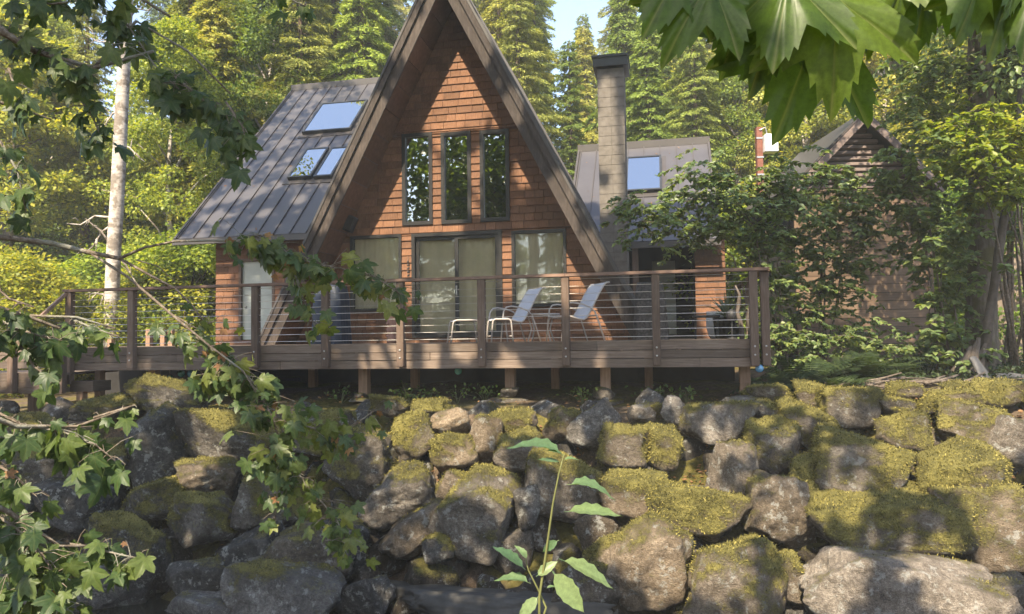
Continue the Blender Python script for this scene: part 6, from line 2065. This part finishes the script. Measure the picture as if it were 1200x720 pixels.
def leafy_branch(tree, wood_paths, sprays, seed, leafkind, label=None, bark='branch_bark', dry=0.0, dens=1.0):
    """wood_paths: lists of (px, py, depth, radius); sprays: (px polyline, depth, count, spread px, leaf size m)"""
    r = random.Random(seed)
    org = tree.matrix_basis.translation
    m = MB()
    for path in wood_paths:
        m.tube([at(a, b, c) - org for a, b, c, d in path], [d for a, b, c, d in path], 7)
    leaves = []
    for poly, dep, n, spread, size in sprays:
        P3 = [at(a, b, dep) - org for a, b in poly]
        m.tube(P3, [0.006 * (1 - 0.7 * i / len(P3)) for i in range(len(P3))], 5)
        n = int(n * dens)
        for k in range(n):
            f = (k + r.random()) / n * (len(P3) - 1)
            i = min(int(f), len(P3) - 2)
            s = P3[i].lerp(P3[i + 1], f - i)
            off = Vector((r.gauss(0, 1), r.gauss(0, 0.9), r.gauss(0, 0.7) - 0.15)) * (spread / F_PX * dep * 0.54)
            e = s + off
            m.tube([s, s.lerp(e, 0.5) + Vector((0, 0, 0.01)), e], [0.0022, 0.0018, 0.0012], 3, False)
            tip = Vector((off.x * 2.5 + r.gauss(0, 0.35), r.gauss(-0.15, 0.4), -0.9 + r.gauss(0, 0.35)))
            nr = Vector((r.gauss(0, 0.45), -0.75 + r.gauss(0, 0.35), 0.55 + r.gauss(0, 0.35)))
            leaves.append((e, tip, nr, size * 0.80 * r.uniform(0.5, 1.15)))
    br = m.build('branch', bark, tree, True)
    if label:
        br['label'] = label
    leaves.sort(key=lambda l: -l[3])
    if len(leaves) > 300:            # the smallest beyond 300 are one part
        sm = MB()
        for e, tip, nr, s in leaves[300:]:
            me = r.choice(LS[leafkind]); M_ = leaf_matrix(e, tip, nr, s)
            sm.add([M_ @ v_.co for v_ in me.vertices], [tuple(p_.vertices) for p_ in me.polygons])
        stuff(sm.build('small_leaves', leafkind, br, True))
    for e, tip, nr, s in leaves[:300]:
        kind = 'dry_leaf' if r.random() < dry else leafkind
        put('leaf', r.choice(LS[kind]), br, leaf_matrix(e, tip, nr, s * (0.55 if kind == 'dry_leaf' else 1)))
    return br

def trunk_tree(label, x, y, H, r0, seed, lean=(0, 0)):
    z = -1.75
    t = thing('foreground_maple', label, 'tree', (x, y, z))
    rr = random.Random(seed)
    pts = [Vector((lean[0] * f * f + rr.gauss(0, 0.1) * f, lean[1] * f * f + rr.gauss(0, 0.1) * f, H * f)) for f in [i / 8 for i in range(9)]]
    return t, pts, [r0 * (1.25 if i == 0 else 1 - 0.1 * i) for i in range(9)]

FG = [trunk_tree('maple left of the viewpoint, its long branch hanging before the deck', -3.9, 1.6, 20, 0.26, 1, (1.0, 2.5)),
      trunk_tree('maple right of the viewpoint, its big leaves hanging in at the top right', 3.0, -0.6, 19, 0.24, 2, (1.5, 3.5)),
      trunk_tree('tall maple behind the viewpoint shading the house', -1.5, -3.2, 24, 0.28, 3, (0.5, 4.0))]

# overhead canopy: its clumps lie between the sun and what is shaded, open where sun comes through
def wpt(px, py, Y): return HM @ hit(px, py, Y)
LIT = []   # (point, radius)
for px, py, r in ((540, 85, .30), (548, 105, .34), (560, 122, .30), (533, 120, .34), (515, 122, .26), (535, 68, .22), (462, 215, .26), (452, 235, .28), (465, 245, .26), (446, 256, .22),
                  (512, 175, .16), (512, 205, .16), (512, 240, .16), (557, 200, .14), (557, 235, .14), (478, 290, .17), (478, 320, .16), (478, 345, .15), (530, 267, .16), (500, 268, .15), (594, 300, .13), (594, 330, .12), (670, 300, .22), (676, 330, .14),
                  (510, 320, .17), (515, 375, .12), (545, 305, .14), (638, 300, .14), (430, 345, .12)):
    LIT.append((wpt(px, py, WALL_Y), r))
for px, py, r in ((545, 25, .3), (560, 50, .22), (600, 130, .15), (655, 245, .16), (690, 300, .16), (430, 130, .12), (395, 210, .15), (375, 250, .16), (465, 50, .14)):
    LIT.append((wpt(px, py, -0.05), r))
for px, py, r in ((715, 165, .36), (716, 150, .26), (712, 110, .13), (725, 215, .12), (708, 235, .12)):
    LIT.append((wpt(px, py, CHY), r))
for px, py, r in ((238, 208, .22), (270, 232, .2), (295, 228, .2), (250, 256, .2), (322, 150, .2), (345, 118, .22), (330, 168, .18), (230, 240, .2), (350, 235, .14), (375, 115, .14), (282, 190, .14), (310, 250, .12)):
    LIT.append((HM @ hit(px, py, plane=(p0L, nL)), r))
for px, py, r in ((680, 195, .2), (800, 185, .25), (790, 215, .22), (690, 215, .2), (820, 195, .2)):
    LIT.append((HM @ hit(px, py, plane=(p0R, nR)), r))
for px, py, r in ((475, 408, .22), (500, 412, .16), (455, 410, .14), (540, 406, .1), (60, 425, .3), (30, 430, .3), (597, 440, .14), (425, 445, .12), (709, 440, .1), (663, 345, .12)):
    LIT.append((wpt(px, py, DY - 0.04), r))
for px, py, r in ((842, 372, .3), (838, 330, .3), (845, 350, .25)):
    LIT.append((wpt(px, py, 2.5), r))
for px, py, r in ((838, 325, .38), (838, 352, .38), (842, 378, .30)):
    LIT.append((wpt(px, py, WING_R_Y), r))
for px, py, r in ((497, 515, .50), (530, 540, .40), (510, 490, .30), (480, 540, .25), (505, 470, .20), (600, 492, .25), (675, 545, .28), (775, 515, .20), (745, 575, .22), (800, 588, .40), (840, 605, .25),
                  (765, 640, .42), (795, 660, .30), (735, 625, .25), (832, 665, .32), (960, 470, .22), (1045, 520, .20), (1060, 560, .20), (1115, 545, .40), (1150, 545, .25), (1150, 490, .45), (1120, 470, .35), (1175, 465, .35),
                  (1070, 458, .25), (1180, 620, .30), (985, 600, .15), (1120, 695, .35), (965, 695, .25), (925, 630, .15), (260, 520, .22), (235, 560, .16), (205, 465, .16), (560, 580, .20), (585, 585, .16), (855, 530, .15), (735, 520, .15)):
    LIT.append((rock_hit(px, py), r + 0.05))
for px, py, r in ((1065, 300, .42), (1080, 345, .45), (1045, 335, .42), (1070, 380, .4), (1030, 375, .3), (1040, 290, .18), (1060, 320, .35), (1090, 320, .25), (1035, 350, .2), (1000, 345, .14), (980, 320, .12), (1040, 260, .15)):
    LIT.append((at(px, py, SD), r))
for px, py, d, r in ((1140, 150, 11.6, .6), (1180, 160, 11.6, .6), (1150, 190, 11.6, .5), (1195, 200, 11.6, .5), (1120, 185, 11.6, .4), (1110, 300, 12.2, .25), (1090, 260, 12.2, .2), (845, 240, 12.4, .3), (890, 225, 12.4, .25), (960, 240, 12.8, .25), (1000, 230, 12.8, .25), (940, 390, 11.5, .15), (1085, 405, 12, .2)):
    LIT.append((at(px, py, d), r))
# foreground sprays that catch the sun
for px, py, d, r in ((320, 400, 3.8, .12), (310, 470, 3.8, .10), (325, 590, 3.8, .12), (290, 480, 3.8, .08), (330, 560, 3.8, .08), (120, 500, 2.8, .08), (110, 545, 2.8, .09), (60, 375, 2.9, .08), (1010, 12, 1.5, .10), (1060, 8, 1.5, .06), (1190, 30, 1.5, .08), (690, 595, 2.3, .10), (660, 540, 2.3, .06), (680, 690, 2.3, .1), (640, 700, 2.3, .08), (700, 565, 2.3, .08), (200, 340, 3.8, .15), (120, 300, 3.8, .12), (250, 390, 3.8, .12)):
    LIT.append((at(px, py, d), r))
LP = np.array([tuple(p) for p, r in LIT]); LR = np.array([r + 0.05 for p, r in LIT])
Sv = np.array(tuple(SUN))
rngS = np.random.default_rng(99)
cand, wgt = [], []
def shade(px0, py0, px1, py1, fn, n, t0, t1):
    for k in range(n):
        px, py = rngS.uniform(px0, px1), rngS.uniform(py0, py1)
        p = fn(px, py)
        cand.append(np.array(tuple(p)) + Sv * rngS.uniform(t0, t1))
shade(200, 20, 760, 400, lambda a, b: wpt(a, b, WALL_Y), 9500, 12, 19)
shade(205, 100, 430, 280, lambda a, b: HM @ hit(a, b, plane=(p0L, nL)), 3000, 15, 22)
shade(650, 70, 850, 400, lambda a, b: wpt(a, b, 2.4), 3600, 13, 20)
shade(830, 170, 1200, 440, lambda a, b: at(a, b, 13.5), 5200, 12, 18)
shade(-60, 440, 1260, 760, rock_hit, 5600, 9, 14)
shade(-60, 440, 430, 760, rock_hit, 4200, 9, 14)
shade(340, 315, 800, 400, lambda a, b: wpt(a, b, -1.0), 2600, 11, 16)
shade(1100, 170, 1230, 450, lambda a, b: at(a, b, 12.2), 1500, 11, 16)
shade(740, -40, 1240, 170, lambda a, b: at(a, b, 1.5), 60, 4, 8)
shade(-60, -30, 330, 220, lambda a, b: at(a, b, 3.4), 700, 5, 9)
shade(-40, 340, 960, 470, lambda a, b: wpt(a, b, DY), 4200, 11, 16)
cand = np.array(cand)
cT = norm(rngS.normal(size=cand.shape) + [0, 0, -0.2])
cL = rngS.uniform(0.20, 0.32, len(cand))
ctr = cand + cT * cL[:, None] * 0.5      # leaf centres
rel = ctr[:, None, :] - LP[None, :, :]
along = (rel * Sv).sum(-1)
dist2 = (rel ** 2).sum(-1) - along ** 2
hitm = ((dist2 < (LR[None, :] + 0.08) ** 2) & (along > 0)).any(1)
cand, cT, cL = cand[~hitm], cT[~hitm], cL[~hitm]
vv = cand - np.array(tuple(CAM))
df = vv @ np.array(tuple(_f)); du = vv @ np.array(tuple(CU)); dr_ = vv @ np.array(tuple(CR))
inframe = (df > 0) & (np.abs(dr_) < df * 0.76) & (np.abs(du) < df * 0.50)
cand, cT, cL = cand[~inframe], cT[~inframe], cL[~inframe]
# give every leaf to the nearest of the three trees and join it with limbs
trunk_xy = np.array([[t.location.x, t.location.y + 2.0] for t, p, r in FG])
own = np.argmin(((cand[:, None, :2] - trunk_xy[None]) ** 2).sum(-1) + np.array([0, 0, -14.0]) * (cand[:, 2:3] > 13), axis=1)
for ti, (t, pts, rad) in enumerate(FG):
    L3 = cand[own == ti]
    org = np.array(tuple(t.location))
    def blocked(path, extra):
        """how many samples of a wooden path stand in a patch of sun"""
        P_ = np.array([tuple(path[i].lerp(path[i + 1], g / 8)) for i in range(len(path) - 1) for g in range(8)]) + np.array(tuple(t.location))
        rl = P_[:, None, :] - LP[None]
        al = (rl * Sv).sum(-1)
        d2 = (rl ** 2).sum(-1) - al ** 2
        return int(((d2 < (LR[None] * 0.9 + extra) ** 2) & (al > 0) & (LR[None] > 0.2)).sum())
    best = min((blocked([p_ + Vector((dx_, dy_, 0)) for p_ in pts], 0.15), abs(dx_) + abs(dy_), dx_, dy_) for dx_ in (-1.2, -0.9, -0.6, -0.3, 0, 0.3, 0.6) for dy_ in (-0.8, -0.4, 0, 0.4))
    t.location.x += best[2]; t.location.y += best[3]
    org = np.array(tuple(t.location))
    m = MB().tube(pts, rad, 12)
    rr = random.Random(ti + 5)
    made = 0
    for k in range(400):
        if made >= 24: break
        e = Vector(L3[rr.randrange(len(L3))] - org)
        zf = min(max((e.z - 3.0 - rr.random() * 2) / pts[-1].z, 0.30), 0.97) * 8
        a = pts[int(min(zf, 7))].lerp(pts[int(min(zf, 7)) + 1], zf - int(min(zf, 7)))
        mid = a.lerp(e, 0.5) + Vector((0, 0, 0.5))
        if blocked([a, mid, e], 0.04):
            continue
        made += 1
        m.tube([a, mid, e], [0.06, 0.04, 0.012], 6)
    m.build('trunk', 'maple_bark', t, True)
    N = np.array([[0, 0, 1.0]]) + rngS.normal(size=L3.shape) * 0.5
    v, q = leaf_hex(L3 - org, cT[own == ti], N, cL[own == ti], rngS.uniform(0.08, 0.13, len(L3)))
    put('crown', np_mesh('canopy', v, q, 'big_maple_leaf'), t)

L, R_, Mid = FG[0][0], FG[1][0], FG[2][0]
def side_maple(label, x, y, H, r):
    z = float(ground_z(x, y)) - 0.15
    t = thing('foreground_maple', label, 'tree', (x, y, z))
    MB().tube([(0, 0, 0), (0.05, 0.1, H * 0.4), (0.15, 0.1, H * 0.75), (0.1, 0.3, H)], [r * 1.2, r, r * 0.7, r * 0.25], 10).build('trunk', 'maple_bark', t, True)
    return t
L2 = side_maple('maple whose dark sprays hang in at the top left corner', -4.6, 2.6, 7.0, 0.14)
L3_ = side_maple('young maple filling the lower left edge with green leaves', -3.1, 1.4, 3.6, 0.06)
# long pale branch with hanging sprays in front of the deck
D1 = 3.8
leafy_branch(L, [
    [(-260, 300, 2.4, 0.0217), (-60, 282, 3.4, 0.0174), (0, 278, 3.7, 0.0149), (60, 285, 3.8, 0.0136), (105, 296, 3.8, 0.0124), (140, 303, 3.8, 0.0105)],
    [(140, 303, 3.8, 0.0087), (170, 290, 3.8, 0.0068), (205, 283, 3.82, 0.0062), (250, 282, 3.85, 0.0056), (285, 283, 3.85, 0.0037)],
    [(105, 296, 3.8, 0.0081), (150, 325, 3.78, 0.0068), (200, 368, 3.76, 0.0068), (245, 405, 3.75, 0.0056), (285, 435, 3.75, 0.0043), (300, 460, 3.75, 0.0031)],
    [(140, 303, 3.8, 0.0074), (180, 325, 3.85, 0.0062), (205, 338, 3.85, 0.0056), (225, 358, 3.85, 0.0050), (245, 385, 3.85, 0.0031)],
    [(160, 305, 3.85, 0.0037), (185, 312, 3.9, 0.0031), (205, 330, 3.9, 0.0019)]],
  [([(285, 283), (305, 275), (330, 290), (350, 310)], D1, 30, 26, 0.105),
   ([(340, 300), (370, 310), (400, 315), (440, 325), (470, 345)], D1, 34, 22, 0.105),
   ([(345, 320), (355, 350), (370, 385)], D1, 12, 18, 0.095),
   ([(200, 368), (230, 385), (255, 375)], D1, 12, 22, 0.085),
   ([(230, 395), (260, 420), (290, 440), (310, 465)], D1, 44, 24, 0.10),
   ([(300, 455), (320, 490), (330, 530), (345, 560)], D1, 46, 24, 0.10),
   ([(320, 480), (360, 500), (400, 510), (440, 480)], D1, 34, 26, 0.095),
   ([(345, 550), (370, 580), (395, 610), (410, 645)], D1, 36, 22, 0.09),
   ([(330, 540), (325, 580), (322, 610)], D1, 12, 14, 0.09),
   ([(235, 450), (250, 440), (270, 430)], D1, 12, 18, 0.10)],
  51, 'turning_leaf', 'long pale branch with hanging leaf sprays, some turning brown', dry=0.16, dens=1.6)
# dark sprays at the top left
leafy_branch(L2, [
    [(-300, -60, 2.6, 0.03), (-60, 0, 3.2, 0.022), (40, 60, 3.4, 0.014), (110, 80, 3.5, 0.010), (180, 60, 3.5, 0.007)],
    [(110, 80, 3.5, 0.008), (160, 25, 3.6, 0.007), (220, 60, 3.6, 0.006), (270, 110, 3.6, 0.004)],
    [(-40, 10, 3.2, 0.012), (20, -20, 3.3, 0.010), (120, -30, 3.4, 0.010), (200, 20, 3.5, 0.006)],
    [(-80, 110, 3.2, 0.010), (0, 120, 3.4, 0.008), (60, 140, 3.4, 0.004)]],
  [([(0, 30), (40, 60), (80, 75), (110, 90)], 3.4, 34, 26, 0.115),
   ([(90, 110), (110, 140), (120, 165)], 3.5, 16, 20, 0.11),
   ([(120, 15), (150, 30), (180, 75), (210, 105)], 3.5, 34, 24, 0.115),
   ([(205, 90), (235, 115), (265, 135), (280, 175)], 3.5, 34, 24, 0.115),
   ([(265, 120), (285, 150), (290, 190)], 3.5, 12, 16, 0.11),
   ([(10, 80), (20, 110), (30, 140)], 3.3, 14, 20, 0.115),
   ([(20, -5), (60, 5), (100, 0), (150, -8)], 3.4, 20, 16, 0.10),
   ([(0, 165), (20, 200), (30, 245)], 3.3, 14, 18, 0.115),
   ([(330, -10), (345, 2), (360, 8)], 3.6, 6, 14, 0.11)],
  52, 'maple_leaf', 'dark maple sprays hanging in at the top left', dens=1.15)
# leaves at mid left in front of the lower landing
leafy_branch(L3_, [
    [(-240, 330, 2.2, 0.02), (-40, 350, 2.7, 0.012), (30, 370, 2.9, 0.008), (70, 385, 2.9, 0.005)],
    [(30, 370, 2.9, 0.006), (90, 372, 3.0, 0.005), (135, 385, 3.0, 0.003)]],
  [([(-10, 370), (20, 385), (50, 395), (75, 400)], 2.9, 34, 26, 0.10),
   ([(85, 375), (110, 385), (140, 395)], 3.0, 14, 18, 0.105),
   ([(20, 400), (40, 430), (60, 445)], 2.9, 12, 22, 0.09),
   ([(-10, 330), (10, 350), (40, 360)], 2.8, 12, 20, 0.09)],
  53, 'maple_leaf', 'green maple spray in front of the lower landing rail', dens=0.9)
# low sprays at the bottom left
leafy_branch(L3_, [
    [(-260, 430, 1.9, 0.022), (-60, 470, 2.5, 0.014), (20, 500, 2.7, 0.009), (90, 500, 2.8, 0.006), (150, 478, 2.8, 0.003)],
    [(-240, 560, 1.9, 0.022), (-60, 570, 2.4, 0.014), (10, 600, 2.6, 0.009), (70, 640, 2.7, 0.005), (150, 640, 2.8, 0.003)]],
  [([(-10, 480), (30, 500), (70, 505), (110, 520), (135, 540)], 2.75, 34, 26, 0.115),
   ([(110, 490), (135, 482), (158, 475)], 2.8, 5, 8, 0.07),
   ([(-10, 540), (20, 560), (40, 580)], 2.7, 12, 22, 0.11),
   ([(-10, 600), (20, 620), (50, 650), (70, 690)], 2.6, 46, 28, 0.10),
   ([(60, 635), (100, 640), (140, 650), (165, 655)], 2.75, 24, 16, 0.085),
   ([(0, 660), (40, 690), (80, 715)], 2.6, 26, 26, 0.10)],
  54, 'maple_leaf', 'low maple sprays filling the bottom left corner', dry=0.05, dens=1.3)

# big near leaves at the top right, each placed by hand
org = R_.matrix_basis.translation
D2 = 1.5
m = MB()
for path in ([(1500, -330, 1.2, 0.025), (1250, -190, 1.45, 0.018), (1050, -110, 1.5, 0.013), (900, -90, 1.5, 0.009), (780, -80, 1.5, 0.005)],
             [(1250, -190, 1.45, 0.012), (1200, -90, 1.5, 0.008), (1120, -60, 1.5, 0.005)]):
    m.tube([at(a, b, c) - org for a, b, c, d in path], [d for a, b, c, d in path], 8)
br = m.build('branch', 'branch_bark', R_, True)
br['label'] = 'branch of very large maple leaves hanging in at the top right'
BIG = [  # blade base px, tip px, facing
 ((955, 28), (915, 160), 0.10), ((975, -5), (985, 122), -0.2), ((905, -5), (890, 108), 0.3), ((835, -20), (776, 55), -0.2), ((868, -15), (858, 78), 0.15), ((925, -25), (905, 80), -0.35),
 ((800, -40), (756, 36), 0.2), ((968, -45), (945, 22), 0.9), ((1045, -45), (1008, 44), -0.9), ((1000, -30), (1030, 60), 0.3), ((1080, -40), (1082, 58), 0.1), ((1110, -45), (1128, 46), -0.5),
 ((1150, -50), (1128, 50), 0.4), ((1180, -30), (1165, 70), 0.1), ((1215, -30), (1200, 66), -0.3), ((1060, -50), (1050, 30), 0.6), ((1240, -40), (1232, 50), 0.3), ((1195, -50), (1182, 22), 0.8)]
brn = random.Random(77)
tw = MB()
for (a, b, face) in BIG:
    dep = D2 + brn.uniform(-0.12, 0.12)
    pa, pb_ = at(a[0], a[1], dep) - org, at(b[0], b[1], dep - 0.04) - org
    tipv = (pb_ - pa)
    size = tipv.length
    pa = pa - tipv * 0.45            # the blade starts after the leaf stalk
    put('leaf', LS['big_maple_leaf'][brn.choice((0, 2, 0, 1))], br, leaf_matrix(pa, tipv, Vector((face, -1.0, 0.35 + brn.gauss(0, 0.2))), size))
    e = at(a[0] + brn.uniform(-20, 20), min(a[1] - 70, -105), dep) - org
    tw.tube([pa, e], [0.0015, 0.003], 4, False)
stuff(tw.build('twigs', 'stem_red', R_))

# ================================================================== alder sapling in front of the bank
DS = 2.3
sb = at(628, 735, DS)
sbz = float(ground_z(sb.x, sb.y)) - 0.05
sap = thing('alder_sapling', 'thin green sapling with toothed leaves rising before the boulders', 'sapling', (sb.x, sb.y, sbz))
org = Vector((sb.x, sb.y, sbz))
stem = [Vector((0.0, 0, 0))] + [at(x, y, DS) - org for x, y in ((632, 700), (641, 640), (648, 590), (655, 555), (661, 532))]
MB().tube(stem, [0.005, 0.0042, 0.0036, 0.003, 0.0024, 0.0015], 8).build('stem', 'stem_green', sap, True)
side = [stem[0].lerp(stem[1], 0.9)] + [at(x, y, DS + 0.02) - org for x, y in ((640, 712), (630, 690), (619, 668), (616, 655))]
MB().tube(side, [0.004, 0.0035, 0.003, 0.0022, 0.0015], 7).build('side_stem', 'stem_green', sap, True)
def oval_leaf_mesh(bend, fold):
    n = 9
    vs, fs = [], []
    for i in range(n + 1):
        f = i / n
        w = 0.22 * math.sin(math.pi * f ** 0.8) ** 0.85 * (1 + (0.09 if i % 2 else -0.05))
        z = -bend * f * f
        y = 0.16 + f
        for s in (-1, -0.5, 0, 0.5, 1):
            vs.append((s * w, y - abs(s) * 0.05, z + fold * abs(s) * w + (0.025 if i % 2 and abs(s) > 0.4 else 0)))
    for i in range(n):
        for k in range(4):
            a = i * 5 + k
            fs.append((a, a + 1, a + 6, a + 5))
    b = len(vs)
    vs += [(-0.012, 0, 0), (0.012, 0, 0), (0.012, 0.18, 0), (-0.012, 0.18, 0)]
    fs.append((b, b + 1, b + 2, b + 3))
    return MB().add(vs, fs).mesh('sapling_leaf', 'sapling_leaf', True)
OV = [oval_leaf_mesh(0.2, 0.25), oval_leaf_mesh(0.45, 0.5), oval_leaf_mesh(0.1, 0.1), oval_leaf_mesh(0.6, 0.3)]
for (a, b, k, nz, dz) in (((661, 534), (598, 503), 1, (0.1, -0.30, 1.0), 0), ((660, 533), (641, 524), 0, (0.3, -0.30, 1.0), -0.03), ((660, 540), (678, 533), 1, (0, -0.30, 1.0), 0), ((658, 542), (628, 536), 2, (0, -0.30, 1.0), -0.02),
                          ((664, 568), (728, 567), 1, (0, -0.30, 1.0), 0), ((661, 600), (734, 595), 0, (0, -0.30, 1.0), -0.03), ((655, 633), (631, 648), 3, (0.2, -0.8, 0.5), 0),
                          ((655, 655), (729, 684), 0, (0.1, -0.30, 1.0), -0.03), ((646, 668), (690, 724), 2, (0.15, -0.95, 0.3), -0.04), ((616, 668), (578, 633), 0, (0, -0.30, 1.0), 0),
                          ((618, 656), (606, 636), 1, (-0.3, -0.30, 1.0), 0.0), ((622, 684), (580, 667), 1, (0, -0.30, 1.0), 0), ((628, 676), (655, 655), 0, (0, -0.8, 0.6), 0.0), ((632, 698), (604, 728), 2, (-0.2, -0.9, 0.4), -0.02), ((640, 690), (652, 684), 1, (0, -0.30, 1.0), 0)):
    pa, pb_ = at(a[0], a[1], DS) - org, at(b[0], b[1], DS + dz) - org
    put('leaf', OV[k], sap, leaf_matrix(pa, pb_ - pa, Vector(nz), (pb_ - pa).length / 1.25))

# ================================================================== haze between the trees, added also to imitate lens glare
def build_haze():
    m, nt, out = _nodes('glare_haze')
    v = _n(nt, 'ShaderNodeVolumePrincipled')
    v.inputs['Color'].default_value = (0.93, 0.95, 0.92, 1)
    v.inputs['Density'].default_value = 0.0020
    v.inputs['Anisotropy'].default_value = 0.0
    nt.links.new(v.outputs[0], out.inputs['Volume'])
    MATS['haze'] = m
    o = MB().box((-262, -62, -6), (262, 322, 45)).build('haze', 'haze')
    stuff(tag(o, 'thin haze between the trees, added to stand in for lens glare too', 'haze'))
build_haze()
scene.cycles.volume_max_steps = 64
